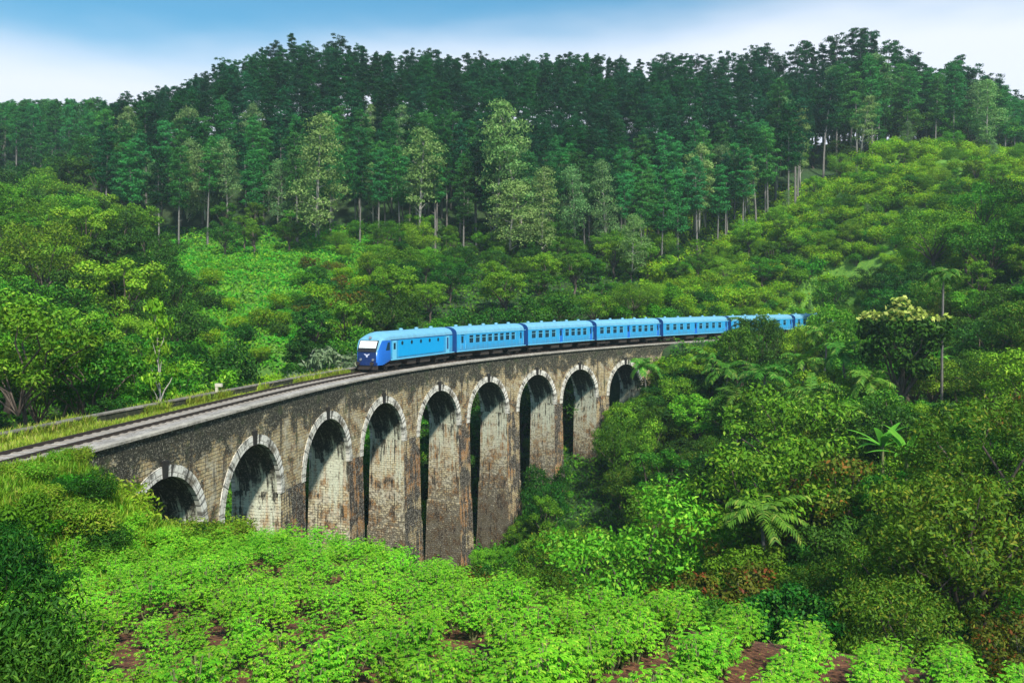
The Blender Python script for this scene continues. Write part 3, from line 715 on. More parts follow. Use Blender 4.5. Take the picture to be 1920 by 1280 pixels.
# ------------------------------------------------------------------ foliage builders
def unit(v): return v/(np.linalg.norm(v, axis=-1, keepdims=True)+1e-9)
def leaf_quads(P, nrm, L_, W_, g, droop=.0):
    "one bent diamond leaf per point"
    n = len(P); a = unit(np.cross(nrm, g.normal(size=(n, 3)))); a = unit(a-np.array((0, 0, droop))); b = unit(np.cross(nrm, a)); c = unit(np.cross(a, b))
    L_ = np.broadcast_to(L_, n)[:, None]; W_ = np.broadcast_to(W_, n)[:, None]
    V = np.stack([P-a*L_*.5, P+b*W_*.5+c*L_*.06, P+a*L_*.5-c*L_*.12, P-b*W_*.5+c*L_*.06], 1)
    return V.reshape(-1, 3), np.arange(4*n).reshape(n, 4)
def blob_leaves(blobs, per, Ll, Lw, g, up=.35, jit=.65, shell=.5, droop=.3, lowcut=.55):
    Ps, Ns = [], []
    for c, r_ in blobs:
        n = int(per*(r_[0]/np.mean([q[1][0] for q in blobs]))**1.6)+4
        d = unit(g.normal(size=(n, 3))); lowm = (d[:, 2] < -.1)&(g.random(n) < lowcut); d[lowm, 2] *= -1
        rr = shell+(1-shell)*g.random(n)**.6; rr *= 1+.16*g.normal(size=n)
        Ps.append(np.array(c)+d*np.array(r_)*rr[:, None]); Ns.append(unit(d*np.array((1, 1, 1.2))+g.normal(size=(n, 3))*jit+np.array((0, 0, up))))
    P, Nn = np.concatenate(Ps), np.concatenate(Ns); n = len(P)
    sz = g.uniform(.7, 1.3, n)
    return leaf_quads(P, Nn, Ll*sz, Lw*sz, g, droop)
class Kind:
    def __init__(s, H, rad): s.H, s.rad, s.crown, s.trunk, s.np = H, rad, None, None, None
def kind(name, H, rad, V, Fq, mat, mbt, tmat, tname='trunk'):
    k = Kind(H, rad); k.np = (V, Fq); k.crown = np_mesh(name+'_crown', V, Fq); k.crown.materials.append(mat)
    if mbt is not None: k.trunk = mbt.mesh(name+'_trunk'); k.trunk.materials.append(tmat); k.tnp = mbt
    return k
def limb(mb, a, b, r0, r1, g, sag=.0, n=5):
    a, b = np.array(a, float), np.array(b, float); t = np.linspace(0, 1, n)[:, None]; P = a+(b-a)*t
    P[1:-1] += g.normal(size=(n-2, 3))*np.linalg.norm(b-a)*.035; P[:, 2] += sag*np.linalg.norm(b-a)*np.sin(np.pi*t[:, 0])
    mb.tube(P, np.linspace(r0, r1, n), 6)
def broadleaf(seed, H=10, rad=4.2, nb=20, per=330, Ll=.30, Lw=.14, mat='broad_mid', base=.32, flat=.8, bark='bark', br=(.85, 1.5), jit=.6, droop=.3, tk=1.0):
    g = np.random.default_rng(seed); mb = MB(); tz = H*base
    cz = H*(base+1)/2+.03*H; hz = H*(1-base)/2*flat
    blobs = []
    for i in range(nb*30):
        d = unit(g.normal(size=3)); rr = g.uniform(.5, .92); c = np.array((d[0]*rad*rr, d[1]*rad*rr, cz+d[2]*hz*rr*1.05))
        r_ = g.uniform(*br)*rad/4.2
        if all(np.linalg.norm(c-b[0]) > .70*(r_+b[1][0]) for b in blobs): blobs.append((c, (r_, r_, r_*.78)))
        if len(blobs) >= nb: break
    top = max(b[0][2]+b[1][2] for b in blobs)
    limb(mb, (0, 0, -.8), (g.normal()*.3, g.normal()*.3, tz), .028*H*tk, .02*H*tk, g)
    p0 = mb.v[-7]
    for b in blobs[:14]: limb(mb, (0, 0, tz*.92), b[0]-np.array((0, 0, b[1][2]*.3)), .011*H*tk, .003*H, g, .08)
    V, Fq = blob_leaves(blobs, per, Ll, Lw, g, jit=jit, droop=droop)
    return kind('broadleaf', top, rad, V, Fq, M[mat], mb, M[bark])
def forest_tree(seed, H=26, rad=3.0, start=.42, nb=60, per=70, Ll=.6, Lw=.17, mat='pine_leaf', bark='bark_grey', taper=.5):
    g = np.random.default_rng(seed); mb = MB(); lean = g.normal(size=2)*.45
    ax = lambda z: np.array((lean[0]*(z/H)**2*2, lean[1]*(z/H)**2*2, z))
    mb.tube([ax(z) for z in np.linspace(-1, H*.96, 9)], np.linspace(.30, .05, 9)*H/26, 6)
    blobs = []; lobes = g.uniform(.55, 1, 9)
    for i in range(nb):
        t = ((i+g.random())/nb)**.9; z = H*(start+(1-start)*t*.97); w = rad*(1-taper*t)*(.35+.65*min(1, t*4))*lobes[int(t*8.99)]*g.uniform(.25, 1)
        a = i*2.4+g.normal()*.7; c = ax(z)+np.array((math.cos(a)*w, math.sin(a)*w, g.normal()*.3)); r_ = g.uniform(.55, 1.05)*rad/3.6*(1-.3*t)
        blobs.append((c, (r_*1.25, r_*1.25, r_*.6)))
        if i % 4 == 0: limb(mb, ax(z-.9), c, .07, .02, g, 0, 3)
    for i in range(6):
        z = H*g.uniform(start*.45, start); a = g.uniform(0, 6.28); mb.tube([ax(z), ax(z)+np.array((math.cos(a)*1.2, math.sin(a)*1.2, .5))], [.05, .015], 4)
    for q in range(3): blobs.append((ax(H*(.93+.03*q))+np.array((g.normal()*.3, g.normal()*.3, 0)), (.6, .6, .7)))
    V, Fq = blob_leaves(blobs, per, Ll, Lw, g, jit=.9, shell=.15, droop=-.15, up=.5)
    return kind('forest_tree', H, rad, V, Fq, M[mat], mb, M[bark])
def eucalypt(seed, H=24, rad=4, start=.35, nb=15, per=150, mat='euc_leaf'):
    g = np.random.default_rng(seed); mb = MB(); lean = g.normal(size=2)*.5
    ax = lambda z: np.array((lean[0]*(z/H)**1.5*2, lean[1]*(z/H)**1.5*2, z))
    mb.tube([ax(z) for z in np.linspace(-1, H*.93, 9)], np.linspace(.34, .06, 9)*H/24, 7)
    blobs = []
    for i in range(nb):
        t = (i+.6)/nb; z = H*(start+(1-start)*t*.93); w = rad*math.sin(math.pi*(.18+.75*t))*g.uniform(.15, .8); a = i*2.4+g.normal()*.6
        c = ax(z)+np.array((math.cos(a)*w, math.sin(a)*w, 0)); r_ = g.uniform(1.4, 2.2)*rad/4
        blobs.append((c, (r_, r_, r_*.72))); limb(mb, ax(max(z-2.2, 1)), c-np.array((0, 0, r_*.4)), .10, .025, g, .05, 4)
    blobs.append((ax(H*.95), (1.1, 1.1, 1.0)))
    V, Fq = blob_leaves(blobs, per, .5, .2, g, jit=.6, droop=.6, lowcut=.8)
    return kind('eucalyptus', H, rad, V, Fq, M[mat], mb, M['bark_pale'])
def shrub(seed, H=2.4, rad=1.8, nb=10, per=190, Ll=.22, Lw=.1, mat='shrub_green', jit=.6):
    g = np.random.default_rng(seed); mb = MB(); blobs = []
    for i in range(nb):
        a = g.uniform(0, 6.28); w = rad*math.sqrt(g.random())*.72; r_ = g.uniform(.38, .62)*rad*.85
        z = H*(.3+.5*g.random()*(1-.5*w/rad)); blobs.append((np.array((math.cos(a)*w, math.sin(a)*w, z)), (r_, r_, r_*.98)))
        limb(mb, (0, 0, -.3), blobs[-1][0], .035*H/2, .012, g, 0, 4)
    V, Fq = blob_leaves(blobs, per, Ll, Lw, g, jit=jit)
    return kind('shrub', max(b[0][2]+b[1][2] for b in blobs), rad, V, Fq, M[mat], mb, M['bark'])
def strip_leaf(pts, width, side, fold=.0):
    "a long blade along pts, folded along its midrib"
    pts = np.asarray(pts); n = len(pts); t = np.linspace(0, 1, n); w = width*np.array([max(.04, math.sin(math.pi*min(1, .1+.95*x))**.6) for x in t])[:, None]
    up = np.array((0, 0, 1.)); V = np.concatenate([pts-side*w+up*w*fold, pts, pts+side*w+up*w*fold]); Fq = []
    for i in range(n-1): Fq += [(i, n+i, n+i+1, i+1), (n+i, 2*n+i, 2*n+i+1, n+i+1)]
    return V, np.array(Fq)
def cat(parts):
    Vs, Fs, o = [], [], 0
    for V, f in parts: Vs.append(V); Fs.append(f+o); o += len(V)
    return np.concatenate(Vs), np.concatenate(Fs)
def arc(base, az, el, Ln, curl, n=9):
    P = [np.array(base, float)]; st = Ln/(n-1)
    for i in range(n-1):
        e = el-curl*(i/(n-1))**1.2; P.append(P[-1]+st*np.array((math.cos(e)*math.cos(az), math.cos(e)*math.sin(az), math.sin(e))))
    return np.array(P)
def banana(seed, H=3.0, nl=9, Ln=2.4, wd=.36):
    g = np.random.default_rng(seed); mb = MB(); mb.tube([(0, 0, -.5), (0, 0, H*.5), (.05, 0, H*.78)], [.2, .15, .09], 9); parts = []
    for i in range(nl):
        az = i*2.4+g.normal()*.25; el = R(g.uniform(15, 78)); P = arc((0, 0, H*.74), az, el, Ln*g.uniform(.75, 1.1), R(g.uniform(30, 80)), 11)
        parts.append(strip_leaf(P, wd*g.uniform(.8, 1.1), np.array((-math.sin(az), math.cos(az), 0)), .25))
    V, Fq = cat(parts); return kind('banana', V[:, 2].max(), Ln, V, Fq, M['banana_leaf'], mb, M['stem'])
def palm(seed, H=8, nf=12, Ln=2.4, mat='palm_leaf', ll=.6, curl=100, fan=False, tr=.1, bark='bark_grey'):
    g = np.random.default_rng(seed); mb = MB(); b = g.normal(size=2)*.25
    tp = np.array((b[0], b[1], H*.82)); mb.tube([(0, 0, -1), (b[0]*.3, b[1]*.3, H*.4), tp], [tr*1.3, tr, tr*.8], 8); parts = []
    for i in range(nf):
        az = i*2.4+g.normal()*.2; el = R(g.uniform(10, 75)); P = arc(tp, az, el, Ln*g.uniform(.8, 1.1), R(curl*g.uniform(.6, 1.1)), 8)
        side = np.array((-math.sin(az), math.cos(az), 0)); parts.append(strip_leaf(P, .035, side))
        m = 15
        for j in range(m):
            t = (j+1)/m; k = min(int(t*7), 6); p = P[k]+(P[k+1]-P[k])*(t*7-k); fw = unit(P[k+1]-P[k])
            for sg in (-1, 1):
                d = unit(side*sg*.9+fw*.55+np.array((0, 0, -.35+g.normal()*.15))); l = ll*(1-.55*abs(t-.45)); q = np.array([p, p+d*l*.5+np.array((0, 0, .02)), p+d*l-np.array((0, 0, .12*l))])
                parts.append(strip_leaf(q, .075, fw))
    V, Fq = cat(parts); return kind('palm', V[:, 2].max(), Ln, V, Fq, M[mat], mb, M[bark])
def crop(seed, H=1.2, ns=9, nl=230):
    g = np.random.default_rng(seed); mb = MB(); parts = []
    tips = []
    for i in range(ns):
        a = i*6.28/ns+g.normal()*.3; w = g.uniform(.12, .5); p = np.array((math.cos(a)*w, math.sin(a)*w, H*(g.uniform(.78, .92)-.5*w))); limb(mb, (0, 0, -.15), p, .022, .012, g, 0, 4); tips.append(p)
    for i in range(nl):
        s = tips[i % ns]; t = g.uniform(.35, 1); o = s*t; az = g.uniform(0, 6.28); pl = g.uniform(.12, .36)*(1.25-.4*t); el = g.uniform(-.1, .9)
        c = o+pl*np.array((math.cos(el)*math.cos(az), math.cos(el)*math.sin(az), math.sin(el)))
        nlf = g.integers(4, 7); ln = g.uniform(.06, .125)
        for j in range(nlf):
            a2 = az+(j-(nlf-1)/2)*R(38); P = arc(c, a2, R(g.uniform(-5, 18)), ln*(1-.12*abs(j-(nlf-1)/2)), R(g.uniform(55, 95)), 4)
            parts.append(strip_leaf(P, ln*.17, np.array((-math.sin(a2), math.cos(a2), 0)), .15))
    V, Fq = cat(parts); k = kind('crop', V[:, 2].max(), .7, V, Fq, M['crop_leaf'], mb, M['stem']); return k
def blades(n, g, h, w, spread, bend=.6):
    "n long grass blades from one root"
    parts = []
    for i in range(n):
        az = g.uniform(0, 6.28); r_ = spread*math.sqrt(g.random()); P = arc((r_*math.cos(az*1.7), r_*math.sin(az*1.7), 0), az, R(g.uniform(55, 88)), h*g.uniform(.6, 1.15), g.uniform(.3, 1)*bend*2, 5)
        parts.append(strip_leaf(P, w, np.array((-math.sin(az), math.cos(az), 0))))
    return cat(parts)

K_ = {
 'forest': [forest_tree(1, 26, 5.1, .44, 62, taper=.6), forest_tree(2, 25, 5.4, .40, 66, mat='pine_leaf_green', taper=.5), forest_tree(3, 27, 4.6, .5, 58, taper=.45), forest_tree(4, 24, 5.4, .36, 68, mat='pine_leaf_green', taper=.7),
            forest_tree(5, 26, 5.1, .46, 62, mat='pine_leaf_green'), forest_tree(6, 25, 5.2, .42, 64, mat='pine_leaf_green'), forest_tree(15, 27, 4.6, .5, 58, mat='pine_leaf_green', taper=.65)],
 'crest': [forest_tree(7, 26, 4.4, .46, 58, taper=.35), forest_tree(8, 25, 4.6, .5, 56, taper=.15), forest_tree(9, 27, 3.8, .42, 60, taper=.7), forest_tree(10, 25, 4.5, .52, 54, taper=.3), forest_tree(16, 27, 3.6, .4, 54, taper=.8), forest_tree(17, 24, 4.9, .46, 54, taper=.2)],
 'grey': [broadleaf(58, 11, 3.2, 18, 150, .5, .16, 'shrub_grey', .35)],
 'shr_f': [shrub(64, 2.2, 1.7, 12, 420, .2, .05, 'broad_dark', .8), shrub(65, 1.9, 1.8, 12, 420, .18, .045, 'broad_dark', .8)],
 'euc': [eucalypt(11, 24, 4.4, .4, 16, 230), eucalypt(12, 24, 4.8, .2, 20, 230), eucalypt(13, 24, 3.8, .36, 14, 220), eucalypt(14, 22, 5.2, .28, 20, 260)],
 'eucb': [eucalypt(11, 24, 4.4, .4, 16, 230, mat='euc_leaf_bright'), eucalypt(12, 24, 4.8, .2, 20, 230, mat='euc_leaf_bright'), eucalypt(13, 24, 3.8, .36, 14, 220, mat='euc_leaf_bright'), eucalypt(14, 22, 5.2, .28, 20, 260, mat='euc_leaf_bright')],
 'dark': [broadleaf(21, mat='broad_dark'), broadleaf(22, 11, 3.8, 22, 300, .36, .18, 'broad_dark', br=(.7, 1.4)), broadleaf(23, 9, 4.6, 20, 360, .28, .13, 'broad_dark', .25, br=(.8, 1.7))],
 'mid': [broadleaf(31), broadleaf(32, 9, 4.4, 18, 380, .26, .12, br=(.8, 1.7)), broadleaf(33, 11, 4, 22, 340, .29, .14, br=(.7, 1.3)), broadleaf(34, 8, 4.6, 18, 420, .24, .1, base=.22, br=(.9, 1.6)), broadleaf(35, 12, 3.6, 24, 280, .28, .12, base=.2, flat=.95, br=(.7, 1.2))],
 'light': [broadleaf(41, mat='broad_light'), broadleaf(42, 8, 4.4, 18, 400, .25, .11, 'broad_light', .22, br=(.8, 1.6)), broadleaf(43, 9, 3.8, 20, 360, .27, .13, 'broad_light', br=(.7, 1.3))],
 'olive': [broadleaf(51, 10, 4.6, 26, 380, .24, .09, 'broad_olive', .22, br=(.7, 1.4)), broadleaf(52, 9, 4.2, 24, 360, .26, .1, 'broad_olive', .25)],
 'tall': [broadleaf(25, 13, 3.8, 16, 330, .28, .13, base=.5, br=(.8, 1.4), tk=.42), broadleaf(26, 13, 3.4, 15, 330, .26, .11, 'broad_dark', .52, br=(.8, 1.4), tk=.42), broadleaf(27, 12, 3.8, 15, 330, .28, .12, 'broad_light', .48, br=(.8, 1.3), bark='bark', tk=.42)],
 'rust': [broadleaf(56, 8, 3.8, 18, 200, .3, .14, 'broad_rust', .2)],
 'young': [eucalypt(61, 20, 2.4, .48, 14, 110, 'broad_light')],
 'shr_y': [shrub(71, mat='shrub_yellow'), shrub(72, 2.0, 2.0, 10, 200, .22, .1, 'shrub_yellow'), shrub(73, 2.8, 1.8, 10, 200, .22, .1, 'shrub_yellow')],
 'shr_g': [shrub(74), shrub(75, 2.0, 2.0, 10, 200), shrub(76, 2.8, 1.7, 10, 200, .22, .1)],
 'shr_l': [shrub(66, 2.2, 1.8, 11, 330, .2, .07, 'grass_blade', .8)],
 'shr_w': [shrub(77, 2.2, 1.8, 9, 90, .4, .14, 'shrub_grey')],
 'shr_r': [shrub(78, 2.6, 1.8, 9, 90, .3, .1, 'broad_rust', .9)],
 'shr_d': [shrub(79, 2.4, 1.9, 10, 170, .3, .11, 'broad_dark', .8), shrub(80, 2.0, 1.9, 10, 170, .26, .1, 'broad_dark', .8)],
 'banana': [banana(81, 10, 13, 2.9, .3), banana(82, 10.5, 12, 3.1, .3)],
 'palm': [palm(83, nf=16), palm(84, 8, 17, 2.4, curl=120), palm(85, 9, 16, 2.6)],
 'fanpalm': [palm(86, 19, 22, 2.1, ll=.75, curl=130, tr=.13, bark='bark_grey')],
 'crop': [crop(90+i) for i in range(6)],
}
NAME = {'forest': 'forest_tree', 'crest': 'forest_tree', 'grey': 'broadleaf_tree', 'tall': 'broadleaf_tree', 'shr_f': 'shrub', 'shr_l': 'shrub', 'euc': 'eucalyptus_tree', 'eucb': 'eucalyptus_tree', 'dark': 'broadleaf_tree', 'mid': 'broadleaf_tree', 'light': 'broadleaf_tree', 'olive': 'broadleaf_tree', 'rust': 'broadleaf_tree', 'young': 'slender_tree',
        'shr_y': 'shrub', 'shr_g': 'shrub', 'shr_w': 'shrub', 'shr_r': 'shrub', 'shr_d': 'shrub', 'banana': 'banana_plant', 'palm': 'palm_tree', 'fanpalm': 'palm_tree', 'crop': 'crop_plant'}
CATG = {'forest_tree': 'tree', 'eucalyptus_tree': 'tree', 'broadleaf_tree': 'tree', 'slender_tree': 'tree', 'shrub': 'shrub', 'banana_plant': 'banana plant', 'palm_tree': 'palm', 'crop_plant': 'crop plant'}
PR = random.Random(5)
def plant(k, X, Y, H=None, label=None, group=None, v=None, wide=1.0, z=None):
    ks = K_[k]; t = ks[v if v is not None else PR.randrange(len(ks))]; s = (H or t.H)/t.H; nm = NAME[k]
    o = empty(nm, (X, Y, gz(X, Y) if z is None else z), PR.uniform(0, 6.28), s); o.scale = (s*wide, s*wide, s)
    tag(o, label, CATG[nm], group)
    a, b = ('foliage', 'stem') if nm in ('shrub', 'crop_plant') else (('leaves', 'stem') if nm == 'banana_plant' else (('fronds', 'trunk') if nm == 'palm_tree' else ('crown', 'trunk')))
    link(a, t.crown, None, o)
    if t.trunk: link(b, t.trunk, None, o)
    return o
def at_top(k, px, ytop, Y, label=None, group=None, v=None, wide=1.0, lo=0, hi=99):
    "plant whose top shows at row ytop, standing on the ground at distance Y"
    p = at(px, ytop, Y); H = p[2]-gz(p[0], Y); H = min(max(H, lo), hi)
    return plant(k, p[0], Y, H, label, group, v, wide)
def merged(name, items, mat, jitter=True):
    "many plants too many to count as one mesh: items are (V, F, loc, rz, scale)"
    Vs, Fs, T, o = [], [], [], 0; g = np.random.default_rng(3)
    for V, f, loc, rz, s in items:
        c, sn = math.cos(rz), math.sin(rz); Vs.append(np.stack([V[:, 0]*c-V[:, 1]*sn, V[:, 0]*sn+V[:, 1]*c, V[:, 2]], 1)*s+np.array(loc)); Fs.append(f+o); T.append(np.full(len(f), g.random())); o += len(V)
    me = np_mesh(name, np.concatenate(Vs), np.concatenate(Fs), tint=np.concatenate(T)); me.materials.append(mat)
    return me
def scatter(pxr, Yr, dmin, n, seed, ok=None, clear=6.5):
    g = np.random.default_rng(seed); out = []
    cell = {}
    for _ in range(n):
        Y = math.sqrt(g.uniform(Yr[0]**2, Yr[1]**2)); px = g.uniform(*pxr); X = (px-W0/2)*Y/F
        d = dmin(Y) if callable(dmin) else dmin
        ci = (int(X//d), int(Y//d))
        if any((X-a)**2+(Y-b)**2 < d*d for i in (-1, 0, 1) for j in (-1, 0, 1) for a, b in cell.get((ci[0]+i, ci[1]+j), ())): continue
        if ok and not ok(px, X, Y): continue
        if clear:
            td, ts = track_near(np.array([X]), np.array([Y]))
            if ts[0] < 196 and td[0] < clear: continue
        cell.setdefault(ci, []).append((X, Y)); out.append((px, X, Y))
    return out
# lowest row at which the bridge and train must stay in view
B_PX = [150, 235, 700, 760, 830, 905, 945, 985, 1000, 1045, 1060, 1105, 1130, 1200, 1225, 1262, 1300, 1340, 1375, 1420, 1440, 1475, 1530, 1570, 1620]
B_Y = [985, 990, 1000, 1030, 1055, 1065, 1020, 985, 905, 885, 830, 1400, 760, 722, 690, 655, 645, 634, 618, 596, 590, 602, 602, 575, 300]
def cap(px, X, Y, rad, H):
    "keeps a plant standing in front of the bridge below the sight line to it"
    d, s = track_near(np.array([X]), np.array([Y])); z = gz(X, Y)
    cy = float(cv(float(s[0]))[1])
    # in front of the line?
    i = np.argmin(np.abs(W0/2+F*_x/np.maximum(_y, 5)-px)+np.where(_y < 20, 1e6, 0))
    if px > 1535 or Y > _y[i]+3: return H
    r_ = rad*F/Y*.85; lim = max(np.interp(px-r_, B_PX, B_Y, 0, 0), np.interp(px, B_PX, B_Y, 0, 0), np.interp(px+r_, B_PX, B_Y, 0, 0)) if px < 1640 else 0
    if lim <= 0: return H
    return min(H, (YH-lim)/F*Y-z)

# ------------------------------------------------------------------ the forest on the ridge
SKY = [(205, 188), (240, 178), (270, 180), (300, 160), (330, 165), (360, 140), (390, 135), (415, 112), (450, 118), (480, 95), (510, 92), (540, 66), (570, 85), (600, 88), (632, 70), (660, 88), (690, 92), (740, 97), (810, 93),
       (850, 105), (900, 104), (960, 106), (1010, 108), (1050, 98), (1080, 102), (1120, 97), (1150, 105), (1190, 125), (1220, 108), (1270, 97), (1300, 108), (1350, 100), (1390, 98), (1410, 90), (1450, 88), (1470, 100), (1495, 72),
       (1530, 85), (1550, 80), (1590, 56), (1630, 63), (1655, 75), (1690, 95), (1725, 105), (1750, 135), (1790, 103), (1820, 130), (1850, 140), (1890, 160), (1910, 180), (1950, 190)]
ridge_y = lambda px: float(np.interp(px, [r[0] for r in RIDGE], [r[2] for r in RIDGE]))
foot_y = lambda px: float(np.interp(px, [190, 250, 400, 700, 900, 1150, 1300, 1400, 1500, 1600, 1660, 1950], [212, 202, 204, 203, 196, 196, 203, 212, 223, 239, 251, 250]))
FG = 'trees of the dark forest on the ridge'
cand = []
g = np.random.default_rng(21)
px = 200.
while px < 1945:
    Y = ridge_y(px)+g.uniform(-5, 3); yt = np.interp(px, *zip(*SKY))+g.uniform(-4, 9); cand.append(('sky', px, (px-W0/2)*Y/F, Y, yt)); px += g.uniform(14, 22)
for px, X, Y in scatter((188, 1960), (200, 284), 4.3, 60000, 22, lambda p, X, Y: foot_y(p) < Y < ridge_y(p)-5 and not (p > 1500 and Y < 246)):
    cand.append(('slope', px, X, Y, None))
slope = [c for c in cand if c[0] == 'slope']; slope.sort(key=lambda c: c[3]-foot_y(c[1]))
skyl = [c for c in cand if c[0] == 'sky']
own = skyl+slope[:300-len(skyl)]; other = slope[300-len(skyl):]
for kd, px, X, Y, yt in own:
    if kd == 'sky':
        H = min(max(at(px, yt, Y)[2]-gz(X, Y), 11), 42)
        lab = 'dark forest tree on the crest, standing out against the sky' if px < 1480 else 'tall forest tree with bare trunk at the right end of the crest'
        plant('crest', X, Y, H, lab, FG)
    else:
        H = min(PR.uniform(19, 26)*(1.2 if px > 1450 else 1), max(9, at(px, np.interp(px, *zip(*SKY))+10, Y)[2]-gz(X, Y)))
        lab = 'slim forest tree with bare trunk at the foot of the dark wood' if Y-foot_y(px) < 14 else 'dark forest tree among its like on the wooded slope'
        if PR.random() < .14: plant('euc', X, Y, H*.95, 'pale feathery tree scattered among the dark forest trees', FG, wide=.9)
        else: plant('forest', X, Y, H, lab, FG)
its = []
for kd, px, X, Y, yt in other:
    k = K_['forest'][PR.randrange(7)]; z = gz(X, Y); its.append((*k.np, (X, Y, z), PR.uniform(0, 6.28), min(PR.uniform(.78, 1.0), max(.35, (at(px, np.interp(px, *zip(*SKY))+10, Y)[2]-z)/k.H))))
if its: tag(link('slope_forest', merged('slope_forest', its, M['pine_leaf'])), 'mass of dark crowns filling the upper slope behind the front trees', 'forest', kind='stuff')
its = []; tr = MB()
for px, X, Y in scatter((-140, 235), (262, 374), 4.9, 9000, 23, None):
    k = K_['forest'][PR.randrange(6)]; z = gz(X, Y); s = min(PR.uniform(.72, .98), max(.35, (at(px, 184+PR.uniform(0, 14), Y)[2]-z)/k.H)); its.append((*k.np, (X, Y, z), PR.uniform(0, 6.28), s)); tr.tube([(X, Y, z-1), (X, Y, z+20*s)], [.3, .12], 5, False)
fo = link('far_forest', merged('far_forest', its, M['pine_leaf_green'])); tag(fo, 'hazy far forest on the left ridge', 'forest', kind='stuff')
tr.build('trunk', M['bark_grey'], fo)['kind'] = 'stuff'

# lower storey under the thin right end of the crest
for px, X, Y in scatter((1480, 1960), (250, 286), 6.5, 2500, 24): plant(PR.choice(['dark', 'mid']), X, Y, PR.uniform(8, 14), 'dark undergrowth tree below the bare trunks at the right end of the crest', 'undergrowth trees on the crest', wide=1.1)
# pale eucalyptus trees in front of the dark wood
for px, yt, Y, v, wd, lab in [
    (592, 212, 192, 1, .85, 'tall pale eucalyptus with narrow tiered crown above the meadow'),
    (785, 238, 197, 0, .8, 'tall grey-green eucalyptus with long bare white trunk left of the pale cluster'),
    (930, 186, 196, 0, .75, 'tallest eucalyptus of the pale cluster behind the second coach'),
    (985, 255, 195, 2, 1.0, 'yellowish eucalyptus standing in the pale cluster, right of its tallest'),
    (955, 338, 191, 3, 1.05, 'lowest and broadest pale eucalyptus with drooping rounded crown'),
    (1015, 310, 194, 1, .8, 'loose pale eucalyptus at the right edge of the pale cluster'),
    (1185, 403, 184, 3, .8, 'pale rounded eucalyptus standing alone above the third coach'),
    (1612, 182, 236, 2, .9, 'light green tree rising from the brow of the right hill'),
    (1850, 150, 232, 1, .9, 'broad pale tree on the hilltop at the right edge'),
    (1500, 200, 226, 0, .55, 'lone thin tree with very long pale trunk on the right slope'),
    (1310, 262, 208, 2, .75, 'slim grey-green eucalyptus at the foot of the wood, right of centre'),
    (700, 300, 207, 2, .7, 'slim eucalyptus at the foot of the wood, above the locomotive'),
    (350, 280, 209, 0, .7, 'slim pale-trunked tree at the wood edge over the meadow'),
    (1395, 300, 216, 2, .7, 'slim grey-green tree where the wood meets the right hill')]:
    at_top('eucb', px, yt, Y, lab, None, v, wd*1.3)

# ------------------------------------------------------------------ broadleaf woods
REC = []
def zone(kinds, pxr, Yr, dmin, n, seed, Hr, labels, group, ok=None, wide=1.0, clear=6.5, minH=2.2, maxn=300):
    pr = random.Random(seed); k_ = 0
    for px, X, Y in scatter(pxr, Yr, dmin, n, seed, ok, clear):
        if k_ >= maxn: break
        k = pr.choice(kinds); H = pr.uniform(*Hr); rad = K_[k][0].rad*H/K_[k][0].H*wide
        H2 = cap(px, X, Y, rad, H)
        if H2 < minH: continue
        if H2 < .5*H and not k.startswith('shr'): k = 'shr_g' if pr.random() < .6 else 'shr_y'
        REC.append((k, X, Y, H2, labels[k], group, wide*pr.uniform(.9, 1.15))); k_ += 1
def labs(where): return {'dark': 'dark green broadleaf tree '+where, 'mid': 'mid-green broadleaf tree '+where, 'light': 'light green broadleaf tree '+where, 'olive': 'olive fine-leaved tree '+where, 'rust': 'tree with rusty foliage '+where,
                         'shr_y': 'yellow-green shrub '+where, 'shr_g': 'green shrub '+where, 'shr_d': 'dark shrub '+where, 'shr_r': 'rusty dry shrub '+where, 'shr_w': 'pale grey-green shrub '+where, 'euc': 'grey-green tree '+where, 'palm': 'small palm '+where, 'tall': 'tall-stemmed broadleaf tree '+where}
# left, behind the embankment
def left_ok(px, X, Y):
    return px < np.interp(Y, [60, 100, 140, 180, 215], [260, 420, 330, 250, 210])
zone(['mid', 'dark', 'light', 'dark', 'mid', 'light'], (-300, 430), (92, 200), 7.0, 1500, 31, (9, 14.5), labs('in the wood left of the meadow'), 'trees left of the meadow', left_ok, 1.05)
zone(['tall'], (-60, 345), (62, 92), 4.6, 600, 32, (12, 15.5), labs('just behind the low wall on the left'), 'trees behind the wall', lambda p, X, Y: X < -27, 1.0, 7.5)
# foot of the far left forest
zone(['mid', 'dark', 'dark', 'light'], (-60, 250), (200, 262), 7, 400, 33, (9, 14), labs('below the hazy far ridge'), 'trees below the far ridge')
# slope behind the train
def mid_ok(px, X, Y): return Y > np.interp(px, [380, 560, 640, 760, 1450], [205, 192, 172, 128, 160]) or (px < 700 and Y < 150)
zone(['mid', 'dark', 'light', 'mid'], (430, 1480), (132, 205), 6.0, 2200, 34, (5, 9.5), labs('on the slope behind the train'), 'trees behind the train', lambda p, X, Y: mid_ok(p, X, Y) and p > 690 and not(p > 1280 and Y < 190), 1.1)
zone(['shr_g', 'shr_y', 'shr_y', 'shr_g', 'shr_d', 'shr_r'], (330, 760), (112, 178), 3.6, 1600, 35, (1.5, 3.6), labs('on the bank between meadow and track'), 'shrubs on the bank below the meadow', lambda p, X, Y: Y < 160 or p > 560, 1.15, 5.5)
zone(['dark', 'mid'], (420, 560), (188, 206), 5.5, 200, 36, (7, 10), labs('at the wood edge over the meadow'), 'trees at the meadow edge')
zone(['dark', 'mid', 'light'], (620, 1420), (184, 206), 6, 900, 37, (3.5, 6), labs('along the foot of the dark forest'), 'trees along the forest foot')
